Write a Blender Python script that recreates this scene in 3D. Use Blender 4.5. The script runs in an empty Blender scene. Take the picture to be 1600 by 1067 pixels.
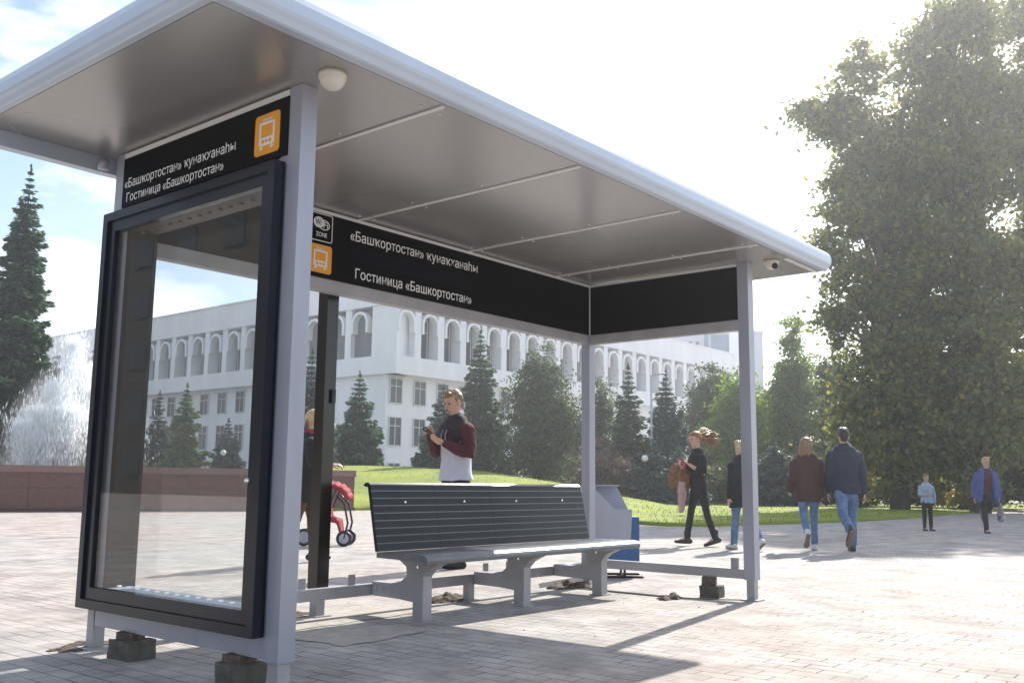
import bpy, bmesh, math, random
import numpy as np
from mathutils import Vector, Matrix, noise
R = math.radians
scene = bpy.context.scene
COL = scene.collection

# ------------------------------------------------------------------ camera
F_PX, YAW, PITCH, ROLL = 1512.55, 0.6907, 0.1457, 0.011      # focal length in px of a 1600 px wide frame
CAM = Vector((-2.841, -3.706, 0.95))
fw = Vector((math.cos(PITCH)*math.cos(YAW), math.cos(PITCH)*math.sin(YAW), math.sin(PITCH)))
r0 = Vector((math.sin(YAW), -math.cos(YAW), 0)); u0 = r0.cross(fw)
rt = math.cos(ROLL)*r0 + math.sin(ROLL)*u0; up = -math.sin(ROLL)*r0 + math.cos(ROLL)*u0
cam = bpy.data.cameras.new('camera'); camo = bpy.data.objects.new('camera', cam); COL.objects.link(camo)
m = Matrix((rt, up, -fw)).transposed().to_4x4(); m.translation = CAM
camo.matrix_world = m
cam.sensor_width = 36; cam.lens = F_PX/1600*36; cam.clip_start = 0.05; cam.clip_end = 3000
scene.camera = camo

# ------------------------------------------------------------------ sky, sun, exposure
SUN_AZ, SUN_EL = R(9.5), R(38.5)            # direction towards the sun, from +X
SUN_STRENGTH, SKY_STRENGTH, EXPOSURE = 4.4, 0.11, 0.95
world = bpy.data.worlds.new('World'); scene.world = world; world.use_nodes = True
nt = world.node_tree; nt.nodes.clear()
N = nt.nodes.new
out = N('ShaderNodeOutputWorld'); bg = N('ShaderNodeBackground'); sky = N('ShaderNodeTexSky')
sky.sky_type = 'NISHITA'; sky.sun_disc = False
sky.sun_elevation = SUN_EL; sky.sun_rotation = math.pi/2 - SUN_AZ
sky.air_density = 1.0; sky.dust_density = 1.3; sky.ozone_density = 1.0
tc = N('ShaderNodeTexCoord'); mp = N('ShaderNodeMapping'); mp.inputs['Scale'].default_value = (1.6, 1.6, 5.0)
nz = N('ShaderNodeTexNoise'); nz.inputs['Scale'].default_value = 2.3; nz.inputs['Detail'].default_value = 7; nz.inputs['Roughness'].default_value = .58
cr = N('ShaderNodeValToRGB'); cr.color_ramp.elements[0].position = .47; cr.color_ramp.elements[1].position = .72
mx = N('ShaderNodeMixRGB'); mx.inputs['Color2'].default_value = (11.0, 11.4, 11.8, 1)
bg.inputs['Strength'].default_value = SKY_STRENGTH
L = nt.links.new
L(tc.outputs['Generated'], mp.inputs['Vector']); L(mp.outputs['Vector'], nz.inputs['Vector'])
L(nz.outputs['Fac'], cr.inputs['Fac']); L(cr.outputs['Color'], mx.inputs['Fac'])
L(sky.outputs['Color'], mx.inputs['Color1']); L(mx.outputs['Color'], bg.inputs['Color']); L(bg.outputs['Background'], out.inputs['Surface'])
sl = bpy.data.lights.new('sun', 'SUN'); sl.energy = SUN_STRENGTH; sl.angle = R(0.53); sl.color = (1, .95, .87)
so = bpy.data.objects.new('sun', sl); COL.objects.link(so)
sd = Vector((math.cos(SUN_EL)*math.cos(SUN_AZ), math.cos(SUN_EL)*math.sin(SUN_AZ), math.sin(SUN_EL)))
so.rotation_euler = sd.to_track_quat('Z', 'Y').to_euler(); so.location = (20, 5, 30)
vs = scene.view_settings; vs.view_transform = 'Standard'; vs.look = 'None'; vs.gamma = 1; vs.use_curve_mapping = False; vs.exposure = EXPOSURE
scene.cycles.max_bounces = 10; scene.cycles.diffuse_bounces = 6; scene.cycles.transparent_max_bounces = 24

# ------------------------------------------------------------------ helpers
def tag(o, label=None, cat=None, group=None, kind=None):
    for k, v in (('label', label), ('category', cat), ('group', group), ('kind', kind)):
        if v: o[k] = v
    return o
def empty(name, loc=(0, 0, 0), rz=0, label=None, cat=None, group=None):
    o = bpy.data.objects.new(name, None); COL.objects.link(o); o.empty_display_size = .2
    o.location = loc; o.rotation_euler = (0, 0, rz)
    return tag(o, label, cat, group)
def link(name, me, mats, parent=None):
    o = bpy.data.objects.new(name, me); COL.objects.link(o)
    for q in (mats if isinstance(mats, (list, tuple)) else [mats]):
        if q: me.materials.append(q)
    if parent:
        o.parent = parent
    return o
def obj(name, bm, mat, parent=None, smooth=False, bevel=0, world_space=True):
    """bmesh -> ONE mesh object; coordinates are world ones when the parent is an Empty placed elsewhere"""
    me = bpy.data.meshes.new(name)
    if bevel:
        es = [e for e in bm.edges if len(e.link_faces) == 2 and e.calc_face_angle(0) > .6]
        if es: bmesh.ops.bevel(bm, geom=es, offset=bevel, segments=2, affect='EDGES', profile=.7)
    if parent is not None and world_space:
        bpy.context.view_layer.update() if False else None
        bm.transform(wm(parent).inverted())
    bm.normal_update(); bm.to_mesh(me); bm.free()
    if smooth: me.polygons.foreach_set('use_smooth', [True]*len(me.polygons))
    return link(name, me, mat, parent)
def wm(o):
    """world matrix without a depsgraph update"""
    mm = Matrix.LocRotScale(o.location, o.rotation_euler, o.scale)
    return wm(o.parent) @ mm if o.parent else mm
def box(bm, x0, x1, y0, y1, z0, z1):
    vs_ = [bm.verts.new(p) for p in ((x0,y0,z0),(x1,y0,z0),(x1,y1,z0),(x0,y1,z0),(x0,y0,z1),(x1,y0,z1),(x1,y1,z1),(x0,y1,z1))]
    for f in ((0,3,2,1),(4,5,6,7),(0,1,5,4),(1,2,6,5),(2,3,7,6),(3,0,4,7)): bm.faces.new([vs_[i] for i in f])
def BX(*a):
    bm = bmesh.new(); box(bm, *a); return bm
def prism(bm, poly, fn0, fn1):
    """polygon (list of 2-tuples) extruded between two mapping functions"""
    a = [bm.verts.new(fn0(p)) for p in poly]; b = [bm.verts.new(fn1(p)) for p in poly]
    n = len(poly)
    bm.faces.new(a[::-1]); bm.faces.new(b)
    for i in range(n): bm.faces.new((a[i], a[(i+1) % n], b[(i+1) % n], b[i]))
    bmesh.ops.recalc_face_normals(bm, faces=bm.faces[:])
def tube(bm, pts, rad, seg=12, ax=None, cap=True, cap0=True):
    """tapered tube; radius per point is a number or (ra, rb) with ra along ax"""
    pts = [Vector(p) for p in pts]; n = len(pts)
    if not isinstance(rad, (list, tuple)): rad = [rad]*n
    rad = [(q, q) if not isinstance(q, (tuple, list)) else q for q in rad]
    P, Q, T = [], [], []
    for i in range(n):
        t = (pts[min(i+1, n-1)] - pts[max(i-1, 0)])
        T.append(t.normalized() if t.length > 1e-9 else Vector((0, 0, 1)))
    if cap:
        a, b = min(rad[0]), min(rad[-1])
        for k, sc in ((.92, .38), (.5, .80)): P.append(pts[0]-T[0]*a*k); Q.append((rad[0][0]*sc, rad[0][1]*sc))
        if not cap0: P, Q = [], []
        P += pts; Q += list(rad)
        for k, sc in ((.5, .80), (.92, .38)): P.append(pts[-1]+T[-1]*b*k); Q.append((rad[-1][0]*sc, rad[-1][1]*sc))
        TT = ([T[0]]*2 if cap0 else []) + T + [T[-1]]*2
    else: P, Q, TT = pts, rad, T
    rings = []; prev = Vector(ax) if ax is not None else None
    for p, q, t in zip(P, Q, TT):
        if prev is None: prev = Vector((1, 0, 0)) if abs(t.x) < .8 else Vector((0, 1, 0))
        a = prev - t*prev.dot(t)
        a = a.normalized() if a.length > 1e-6 else t.orthogonal().normalized()
        if ax is None: prev = a
        b = t.cross(a)
        rings.append([bm.verts.new(p + a*q[0]*math.cos(2*math.pi*k/seg) + b*q[1]*math.sin(2*math.pi*k/seg)) for k in range(seg)])
    for A, B in zip(rings, rings[1:]):
        for k in range(seg): bm.faces.new((A[k], A[(k+1) % seg], B[(k+1) % seg], B[k]))
    bm.faces.new(rings[0][::-1]); bm.faces.new(rings[-1])
def ball(bm, c, r, seg=12, M=None):
    rx, ry, rz = r if isinstance(r, (tuple, list)) else (r, r, r)
    mm = Matrix.Translation(c) @ (M.to_4x4() if M else Matrix.Identity(4)) @ Matrix.Diagonal((rx, ry, rz, 1))
    bmesh.ops.create_uvsphere(bm, u_segments=seg, v_segments=max(6, seg*2//3), radius=1, matrix=mm)
def copy_tree(o, parent=None):
    c = o.copy(); COL.objects.link(c); c.parent = parent
    for ch in list(o.children): copy_tree(ch, c)
    return c
# pixel bearing (1600 px wide photo) + ground distance -> place on the ground
hz = Vector((math.cos(YAW), math.sin(YAW), 0))
def ray(u, v): return fw + rt*((u-800)/F_PX) - up*((v-533.5)/F_PX)
def G(u, d, z=0, v=760):
    q = ray(u, v); k = d/q.dot(hz)
    return Vector((CAM.x+q.x*k, CAM.y+q.y*k, z))
def ZV(u, v, d):
    q = ray(u, v); return CAM.z + q.z*d/q.dot(hz)
def GZ(u, v, z=0):
    q = ray(u, v); return CAM + q*((z-CAM.z)/q.z)

# ------------------------------------------------------------------ materials
def mat(name, col, rough=.5, metal=0, var=0.0, scale=8, bump=0, bscale=60, spec=.5, col2=None, coat=0, stretch=None, det=5):
    M = bpy.data.materials.new(name); M.use_nodes = True
    t = M.node_tree; b = t.nodes['Principled BSDF']
    b.inputs['Base Color'].default_value = (*col, 1); b.inputs['Roughness'].default_value = rough
    b.inputs['Metallic'].default_value = metal; b.inputs['Specular IOR Level'].default_value = spec
    if coat: b.inputs['Coat Weight'].default_value = coat; b.inputs['Coat Roughness'].default_value = .08
    if var or bump or col2:
        tc = t.nodes.new('ShaderNodeTexCoord'); vec = tc.outputs['Object']
        if stretch:
            mp = t.nodes.new('ShaderNodeMapping'); mp.inputs['Scale'].default_value = stretch
            t.links.new(vec, mp.inputs['Vector']); vec = mp.outputs['Vector']
    if var or col2:
        n = t.nodes.new('ShaderNodeTexNoise'); n.inputs['Scale'].default_value = scale; n.inputs['Detail'].default_value = det
        t.links.new(vec, n.inputs['Vector'])
        r = t.nodes.new('ShaderNodeValToRGB'); r.color_ramp.elements[0].position = .3; r.color_ramp.elements[1].position = .7
        c2 = col2 or tuple(min(1, c*(1+var)) for c in col)
        c1 = col if col2 else tuple(c*(1-var) for c in col)
        r.color_ramp.elements[0].color = (*c1, 1); r.color_ramp.elements[1].color = (*c2, 1)
        t.links.new(n.outputs['Fac'], r.inputs['Fac']); t.links.new(r.outputs['Color'], b.inputs['Base Color'])
        mr = t.nodes.new('ShaderNodeMapRange'); mr.inputs['To Min'].default_value = max(.02, rough-.08); mr.inputs['To Max'].default_value = min(1, rough+.08)
        t.links.new(n.outputs['Fac'], mr.inputs['Value']); t.links.new(mr.outputs['Result'], b.inputs['Roughness'])
    if bump:
        n2 = t.nodes.new('ShaderNodeTexNoise'); n2.inputs['Scale'].default_value = bscale; n2.inputs['Detail'].default_value = 4
        t.links.new(vec, n2.inputs['Vector'])
        bp = t.nodes.new('ShaderNodeBump'); bp.inputs['Strength'].default_value = bump; bp.inputs['Distance'].default_value = .01
        t.links.new(n2.outputs['Fac'], bp.inputs['Height']); t.links.new(bp.outputs['Normal'], b.inputs['Normal'])
    return M
def leaf_mat(name, cols, trans=.35, rough=.55):
    M = bpy.data.materials.new(name); M.use_nodes = True; t = M.node_tree
    b = t.nodes['Principled BSDF']; b.inputs['Roughness'].default_value = rough; b.inputs['Specular IOR Level'].default_value = .35
    g = t.nodes.new('ShaderNodeNewGeometry'); r = t.nodes.new('ShaderNodeValToRGB')
    while len(r.color_ramp.elements) < len(cols): r.color_ramp.elements.new(.5)
    for i, c in enumerate(cols):
        r.color_ramp.elements[i].position = i/(len(cols)-1); r.color_ramp.elements[i].color = (*c, 1)
    t.links.new(g.outputs['Random Per Island'], r.inputs['Fac']); t.links.new(r.outputs['Color'], b.inputs['Base Color'])
    tr = t.nodes.new('ShaderNodeBsdfTranslucent'); hs = t.nodes.new('ShaderNodeHueSaturation'); hs.inputs['Value'].default_value = 1.7; hs.inputs['Saturation'].default_value = 1.15
    t.links.new(r.outputs['Color'], hs.inputs['Color']); t.links.new(hs.outputs['Color'], tr.inputs['Color'])
    mx = t.nodes.new('ShaderNodeMixShader'); mx.inputs['Fac'].default_value = trans
    t.links.new(b.outputs['BSDF'], mx.inputs[1]); t.links.new(tr.outputs['BSDF'], mx.inputs[2])
    t.links.new(mx.outputs['Shader'], t.nodes['Material Output'].inputs['Surface'])
    return M
def glass_mat(name, tint=(.975, .985, .985), ior=1.5):
    M = bpy.data.materials.new(name); M.use_nodes = True; t = M.node_tree
    tr = t.nodes.new('ShaderNodeBsdfTransparent'); tr.inputs['Color'].default_value = (*tint, 1)
    gl = t.nodes.new('ShaderNodeBsdfGlossy'); gl.inputs['Roughness'].default_value = .015
    fr = t.nodes.new('ShaderNodeFresnel'); ge = t.nodes.new('ShaderNodeNewGeometry'); mr = t.nodes.new('ShaderNodeMapRange')
    mr.inputs['To Min'].default_value = ior; mr.inputs['To Max'].default_value = 1/ior          # same reflectance from both sides of the sheet
    t.links.new(ge.outputs['Backfacing'], mr.inputs['Value']); t.links.new(mr.outputs['Result'], fr.inputs['IOR'])
    mx = t.nodes.new('ShaderNodeMixShader')
    t.links.new(fr.outputs['Fac'], mx.inputs['Fac']); t.links.new(tr.outputs['BSDF'], mx.inputs[1]); t.links.new(gl.outputs['BSDF'], mx.inputs[2])
    t.links.new(mx.outputs['Shader'], t.nodes['Material Output'].inputs['Surface'])
    return M

M_paint = mat('grey_painted_steel', (.335, .345, .405), .38, .2, .10, 4, .03, 90, stretch=(1, 1, .3), det=8)
M_rail = mat('grey_rail_steel', (.36, .35, .365), .45, .15, .12, 6, .05, 90)
M_roof = mat('pale_roof_sheet', (.47, .53, .62), .36, .25, .05, 2)
M_ceil = mat('satin_ceiling_panel', (.36, .352, .345), .28, .5, .03, .5, .02, 9, det=1)
M_seam = mat('seam_strip_metal', (.72, .71, .70), .35, .1)
M_navy = mat('navy_black_frame', (.006, .009, .019), .26, .1, 0, 10, spec=.45)
M_sign = mat('black_sign_vinyl', (.0022, .0025, .0035), .5, 0, 0, 5, spec=.07)
M_white = mat('white_vinyl', (.80, .80, .80), .5)
M_dim = mat('unlit_matrix_display', (.003, .004, .010), .5, spec=.08)
M_orange = mat('orange_vinyl', (.83, .36, .03), .45, 0, .06, 30)
M_black = mat('black_gloss_post', (.014, .0105, .008), .22, .0, 0, 4, spec=.6)
M_inner = mat('dark_case_lining', (.010, .010, .011), .30, .0, 0, 4, spec=.25)
M_glass = glass_mat('case_glass')
M_led = bpy.data.materials.new('led_lamp'); M_led.use_nodes = True
_b = M_led.node_tree.nodes['Principled BSDF']; _b.inputs['Base Color'].default_value = (.5, .52, .55, 1); _b.inputs['Emission Color'].default_value = (.75, .88, 1, 1); _b.inputs['Emission Strength'].default_value = .25
M_led_off = mat('unlit_led', (.13, .11, .085), .5)
M_strip = mat('pale_led_strip', (.30, .36, .45), .4)
M_strip_d = mat('brown_led_strip', (.06, .045, .035), .5)
M_camw = mat('cream_plastic', (.62, .58, .50), .35)
M_lens = mat('black_lens', (.01, .01, .012), .08)
M_seat = mat('anodised_seat_sky_sheen', (.16, .17, .185), .42, .5, .18, 7, .03, 50)  # paler than the backrest: glancing sky reflection put into the base colour
M_bench = mat('black_anodised_slats', (.006, .008, .012), .30, .0, 0, 7, .02, 50, spec=.3)
M_groove = mat('groove_edge', (.17, .175, .19), .35, .4)
M_screw = mat('screw_steel', (.8, .8, .82), .2, .9)
M_conc = mat('rough_concrete', (.10, .093, .075), .9, 0, .3, 14, .5, 60)
M_brick = mat('old_brick_piece', (.12, .085, .07), .9, 0, .35, 25, .5, 70)
M_soil = mat('dug_soil', (.085, .062, .043), .95, 0, .4, 22, .8, 40)
M_blue = mat('blue_bin_paint', (.03, .11, .28), .45, 0, .12, 8)
M_dark = mat('dark_steel', (.03, .03, .035), .4, .4)
M_granite = mat('red_granite', (.095, .036, .030), .3, 0, .0, 30, .05, 80, col2=(.16, .072, .060), det=8)
M_granite_d = mat('dark_granite_base', (.07, .032, .03), .35, 0, .25, 25)
M_granite_c = mat('granite_coping', (.21, .115, .10), .35, 0, .2, 25)
M_wall = mat('white_facade', (.76, .77, .79), .7, 0, .07, .8, stretch=(1, 1, .22), det=8)
M_wall2 = mat('facade_recess', (.48, .51, .55), .8, 0, .1, .6)
M_win = mat('window_pane', (.045, .065, .075), .22, 0, .3, .5, spec=.25)
M_rec = mat('arcade_recess_shade', (.15, .155, .165), .85, 0, .15, .6)  # shade behind the arches, put into the back wall's grey
_t = M_win.node_tree; _oi = _t.nodes.new('ShaderNodeObjectInfo'); _r = _t.nodes.new('ShaderNodeValToRGB')   # blinds and curtains differ from window to window
for _i, (_p, _c) in enumerate(((0, (.025, .035, .042)), (.45, (.05, .07, .08)), (.7, (.10, .125, .13)), (1, (.24, .26, .25)))):
    if _i > 1: _r.color_ramp.elements.new(_p)
for _e, (_p, _c) in zip(sorted(_r.color_ramp.elements, key=lambda e: e.position), ((0, (.025, .035, .042)), (.45, (.05, .07, .08)), (.7, (.10, .125, .13)), (1, (.24, .26, .25)))): _e.color = (*_c, 1)
_t.links.new(_oi.outputs['Random'], _r.inputs['Fac']); _t.links.new(_r.outputs['Color'], _t.nodes['Principled BSDF'].inputs['Base Color'])
M_frame = mat('window_frame', (.55, .56, .57), .5)
M_lilac = mat('lilac_tower_panel', (.42, .44, .52), .6, 0, .06, .2)
M_bglass = mat('blue_tower_glazing', (.06, .13, .24), .12, 0, .25, .15, spec=.7)
M_trunk = mat('bark', (.075, .058, .045), .9, 0, .35, 9, .6, 25, stretch=(1, 1, .25))
M_spruce = leaf_mat('spruce_needles', [(0.036, 0.078, 0.044), (0.072, 0.13, 0.073), (0.13, 0.195, 0.107)], .25)
M_bspruce = leaf_mat('blue_spruce_needles', [(.040, .078, .072), (.080, .125, .115), (.15, .21, .185)], .25)
M_lspruce = leaf_mat('young_spruce_needles', [(.06, .12, .05), (.11, .19, .06), (.17, .26, .07)], .25)
M_big = leaf_mat('mixed_olive_leaves', [(.070, .088, .044), (.108, .130, .056), (.142, .162, .062), (.195, .195, .066), (.26, .225, .065)], .5)
M_green = leaf_mat('fresh_green_leaves', [(.10, .165, .030), (.145, .22, .04), (.20, .26, .055)], .5)
M_poplar = leaf_mat('pale_poplar_leaves', [(.10, .155, .048), (.15, .205, .062), (.21, .255, .085)], .5)
M_dk = leaf_mat('dark_leaves', [(0.047, 0.073, 0.039), (0.075, 0.104, 0.049), (0.107, 0.133, 0.06)], .38)
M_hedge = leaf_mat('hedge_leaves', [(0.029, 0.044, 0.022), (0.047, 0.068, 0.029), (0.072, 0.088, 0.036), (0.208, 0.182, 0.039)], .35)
M_pink = leaf_mat('rusty_shrub_leaves', [(.10, .075, .055), (.16, .105, .085), (.20, .15, .12)], .35)
M_yellow = leaf_mat('yellow_leaves', [(.16, .13, .02), (.22, .17, .03), (.14, .15, .03)], .4)

# paving: long joints along Y, blocks 0.2 x 0.1, red and grey blocks mixed
def paving():
    M = bpy.data.materials.new('paving_blocks'); M.use_nodes = True; t = M.node_tree; b = t.nodes['Principled BSDF']; n = t.nodes.new; l = t.links.new
    tc = n('ShaderNodeTexCoord'); sx = n('ShaderNodeSeparateXYZ'); cx = n('ShaderNodeCombineXYZ')
    l(tc.outputs['Object'], sx.inputs[0]); l(sx.outputs['Y'], cx.inputs['X']); l(sx.outputs['X'], cx.inputs['Y'])
    wob = n('ShaderNodeTexNoise'); wob.inputs['Scale'].default_value = 1.3
    l(tc.outputs['Object'], wob.inputs['Vector'])
    va = n('ShaderNodeVectorMath'); va.operation = 'MULTIPLY_ADD'; va.inputs[1].default_value = (.02, .02, 0)
    l(wob.outputs['Color'], va.inputs[0]); l(cx.outputs[0], va.inputs[2])
    br = n('ShaderNodeTexBrick'); br.offset = .5
    br.inputs['Scale'].default_value = 1; br.inputs['Brick Width'].default_value = .23; br.inputs['Row Height'].default_value = .115
    br.inputs['Mortar Size'].default_value = .0062; br.inputs['Mortar Smooth'].default_value = .25; br.inputs['Bias'].default_value = 0
    br.inputs['Color1'].default_value = (.36, .345, .33, 1); br.inputs['Color2'].default_value = (.43, .40, .375, 1); br.inputs['Mortar'].default_value = (.13, .115, .105, 1)
    l(va.outputs[0], br.inputs['Vector'])
    mn = n('ShaderNodeTexNoise'); mn.inputs['Scale'].default_value = 1.7; mn.inputs['Detail'].default_value = 6
    l(tc.outputs['Object'], mn.inputs['Vector'])
    mc = n('ShaderNodeValToRGB'); mc.color_ramp.elements[0].position = .38; mc.color_ramp.elements[1].position = .60
    mc.color_ramp.elements[0].color = (.115, .105, .098, 1); mc.color_ramp.elements[1].color = (.33, .31, .29, 1)
    l(mn.outputs['Fac'], mc.inputs['Fac']); l(mc.outputs['Color'], br.inputs['Mortar'])
    big = n('ShaderNodeTexNoise'); big.inputs['Scale'].default_value = .22; big.inputs['Detail'].default_value = 3
    l(tc.outputs['Object'], big.inputs['Vector'])
    rr = n('ShaderNodeValToRGB'); rr.color_ramp.elements[0].position = .42; rr.color_ramp.elements[1].position = .60
    rr.color_ramp.elements[0].color = (1.02, 1.02, 1.02, 1); rr.color_ramp.elements[1].color = (1.06, .965, .925, 1)
    l(big.outputs['Fac'], rr.inputs['Fac'])
    mu = n('ShaderNodeMixRGB'); mu.blend_type = 'MULTIPLY'; mu.inputs['Fac'].default_value = 1
    l(br.outputs['Color'], mu.inputs['Color1']); l(rr.outputs['Color'], mu.inputs['Color2'])
    dirt = n('ShaderNodeTexNoise'); dirt.inputs['Scale'].default_value = 2.2; dirt.inputs['Detail'].default_value = 8; dirt.inputs['Roughness'].default_value = .65
    l(tc.outputs['Object'], dirt.inputs['Vector'])
    dr = n('ShaderNodeValToRGB'); dr.color_ramp.elements[0].position = .32; dr.color_ramp.elements[1].position = .62
    dr.color_ramp.elements[0].color = (.62, .605, .59, 1); dr.color_ramp.elements[1].color = (1.05, 1.04, 1.03, 1)
    l(dirt.outputs['Fac'], dr.inputs['Fac'])
    m2 = n('ShaderNodeMixRGB'); m2.blend_type = 'MULTIPLY'; m2.inputs['Fac'].default_value = 1
    l(mu.outputs['Color'], m2.inputs['Color1']); l(dr.outputs['Color'], m2.inputs['Color2'])
    st = n('ShaderNodeTexNoise'); st.inputs['Scale'].default_value = .75; st.inputs['Detail'].default_value = 9; st.inputs['Roughness'].default_value = .7; st.inputs['Distortion'].default_value = .6
    l(tc.outputs['Object'], st.inputs['Vector'])
    sr = n('ShaderNodeValToRGB'); sr.color_ramp.elements[0].position = .36; sr.color_ramp.elements[1].position = .47
    sr.color_ramp.elements[0].color = (.70, .69, .68, 1); sr.color_ramp.elements[1].color = (1, 1, 1, 1)
    l(st.outputs['Fac'], sr.inputs['Fac'])
    m4 = n('ShaderNodeMixRGB'); m4.blend_type = 'MULTIPLY'; m4.inputs['Fac'].default_value = .8
    l(m2.outputs['Color'], m4.inputs['Color1']); l(sr.outputs['Color'], m4.inputs['Color2']); m2 = m4
    sp = n('ShaderNodeTexNoise'); sp.inputs['Scale'].default_value = 90; sp.inputs['Detail'].default_value = 3
    l(tc.outputs['Object'], sp.inputs['Vector'])
    m3 = n('ShaderNodeMixRGB'); m3.blend_type = 'OVERLAY'; m3.inputs['Fac'].default_value = .22
    l(m2.outputs['Color'], m3.inputs['Color1']); l(sp.outputs['Color'], m3.inputs['Color2'])
    hsv = n('ShaderNodeHueSaturation'); hsv.inputs['Saturation'].default_value = .9
    l(m3.outputs['Color'], hsv.inputs['Color']); l(hsv.outputs['Color'], b.inputs['Base Color'])
    b.inputs['Roughness'].default_value = .8; b.inputs['Specular IOR Level'].default_value = .25
    bp = n('ShaderNodeBump'); bp.inputs['Strength'].default_value = .5; bp.inputs['Distance'].default_value = .006
    ad = n('ShaderNodeMath'); ad.operation = 'MULTIPLY_ADD'; ad.inputs[1].default_value = -1.0
    l(br.outputs['Fac'], ad.inputs[0]); l(sp.outputs['Fac'], ad.inputs[2]); l(ad.outputs[0], bp.inputs['Height']); l(bp.outputs['Normal'], b.inputs['Normal'])
    return M
M_pave = paving()
M_sand = mat('spilled_sand_and_mortar', (.30, .27, .235), .95, 0, 0, 9, .4, 70, col2=(.42, .385, .345), det=8)
M_lawn = mat('lawn_turf', (.10, .15, .006), .9, 0, 0, .5, .6, 30, col2=(.24, .27, .014), det=10)
M_grass = leaf_mat('grass_blades', [(.12, .165, .005), (.18, .23, .008), (.25, .28, .012)], .4)

# ------------------------------------------------------------------ ground
bm = bmesh.new()
v4 = [bm.verts.new(p) for p in ((-600, -600, 0), (900, -600, 0), (900, 900, 0), (-600, 900, 0))]; bm.faces.new(v4)
tag(obj('pavement', bm, M_pave), kind='structure')

def patch(pts, seed, z=.004):
    """irregular thin sheet round a rough outline"""
    bm = bmesh.new(); rnd = random.Random(seed); vv = []
    n = len(pts)
    for i in range(n):
        a, b = Vector((*pts[i], 0)), Vector((*pts[(i+1) % n], 0))
        for k in range(9):
            p = a.lerp(b, k/9)
            w = .05*noise.noise(Vector((p.x*4, p.y*4, seed))) + .03*noise.noise(Vector((p.x*13, p.y*13, seed)))
            c = (a-b).normalized(); nn = Vector((-c.y, c.x, 0))
            p += nn*w; vv.append(bm.verts.new((p.x, p.y, z)))
    f = bm.faces.new(vv)
    if f.normal.z < 0: bmesh.ops.reverse_faces(bm, faces=[f])
    bmesh.ops.triangulate(bm, faces=bm.faces[:])
    return bm
tag(obj('sand_patch', patch([(1.15, 1.45), (2.6, 1.5), (2.75, 1.95), (1.9, 2.25), (1.1, 2.1)], 3), M_sand), kind='structure')
tag(obj('mortar_patch', patch([(1.05, .75), (1.75, .82), (1.95, 1.12), (1.5, 1.38), (1.0, 1.3)], 5), M_sand), kind='structure')

# lawn: a low mound that starts at the edge of the plaza
def lawn():
    near = [(440, 799), (520, 798), (560, 797), (640, 797), (760, 801), (860, 808), (960, 817), (1040, 822), (1100, 823), (1180, 820), (1260, 818), (1340, 815), (1420, 810), (1500, 803), (1560, 799), (1700, 790)]
    ridge = {440: (50, 728), 520: (50, 727), 560: (50, 727), 640: (50, 729), 760: (48, 737), 860: (46, 751), 960: (43, 772), 1040: (43, 787), 1100: (43, 791), 1180: (43, 792), 1260: (45, 792), 1340: (46, 792), 1420: (47, 791.5), 1500: (48, 791), 1560: (50, 790), 1700: (52, 786)}
    bm = bmesh.new(); rows = []
    K = 14
    cols = []
    for (a, b) in zip(near, near[1:]):
        for s in range(5): cols.append((a, b, s/5))
    cols.append((near[-2], near[-1], 1))
    for a, b, s in cols:
        u = a[0]*(1-s)+b[0]*s; v = a[1]*(1-s)+b[1]*s
        ra, rb = ridge[a[0]], ridge[b[0]]; rd = ra[0]*(1-s)+rb[0]*s; rv = ra[1]*(1-s)+rb[1]*s
        p = GZ(u, v); d0 = (p-CAM).dot(hz); zr = max(.09, ZV(u, rv, rd))
        row = [bm.verts.new((p.x, p.y, 0.0)), bm.verts.new((p.x, p.y, .07))]
        for k in range(1, K+1):
            t = k/K; d = d0+(rd-d0)*t; q = G(u, d)
            z = .07+(zr-.07)*math.sin(t*math.pi/2)**1.2 + .03*noise.noise(Vector((q.x*.3, q.y*.3, 0)))
            row.append(bm.verts.new((q.x, q.y, z)))
        for k in range(1, 6):
            d = rd+k*2.5; q = G(u, d); row.append(bm.verts.new((q.x, q.y, max(.05, zr*(1-k*.08)))))
        q = G(u, rd+13); row.append(bm.verts.new((q.x, q.y, -.02)))
        rows.append(row)
    for A, B in zip(rows, rows[1:]):
        for k in range(len(A)-1): bm.faces.new((A[k], B[k], B[k+1], A[k+1]))
    bmesh.ops.recalc_face_normals(bm, faces=bm.faces[:])
    if sum(f.normal.z for f in bm.faces) < 0: bmesh.ops.reverse_faces(bm, faces=bm.faces[:])
    return bm
lb = lawn()
lb.verts.ensure_lookup_table()
rng = np.random.default_rng(7)
tuft = []
for f in lb.faces:
    c = f.calc_center_median()
    if f.normal.z < .5: continue
    a = f.calc_area(); dd = (c-CAM).dot(hz)
    if dd > 53: continue
    for _ in range(int(a*(16 if dd < 34 else 7))):
        a_, b_ = rng.random(2); w = ((1-a_)*(1-b_), a_*(1-b_), a_*b_, (1-a_)*b_) if len(f.verts) == 4 else [1/len(f.verts)]*len(f.verts); p = Vector((0, 0, 0))
        for vv_, ww in zip(f.verts, w): p += vv_.co*float(ww)
        tuft.append((p.x, p.y, p.z))
tag(obj('lawn', lb, M_lawn, smooth=True), kind='structure')
def quads_mesh(name, V):
    """V: (n,4,3) array -> mesh of n separate quads"""
    n = len(V); me = bpy.data.meshes.new(name)
    me.vertices.add(n*4); me.vertices.foreach_set('co', V.astype(np.float32).ravel())
    me.loops.add(n*4); me.loops.foreach_set('vertex_index', np.arange(n*4, dtype=np.int32))
    me.polygons.add(n); me.polygons.foreach_set('loop_start', np.arange(0, n*4, 4, dtype=np.int32))
    me.update(calc_edges=True); me.validate()
    return me
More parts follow.
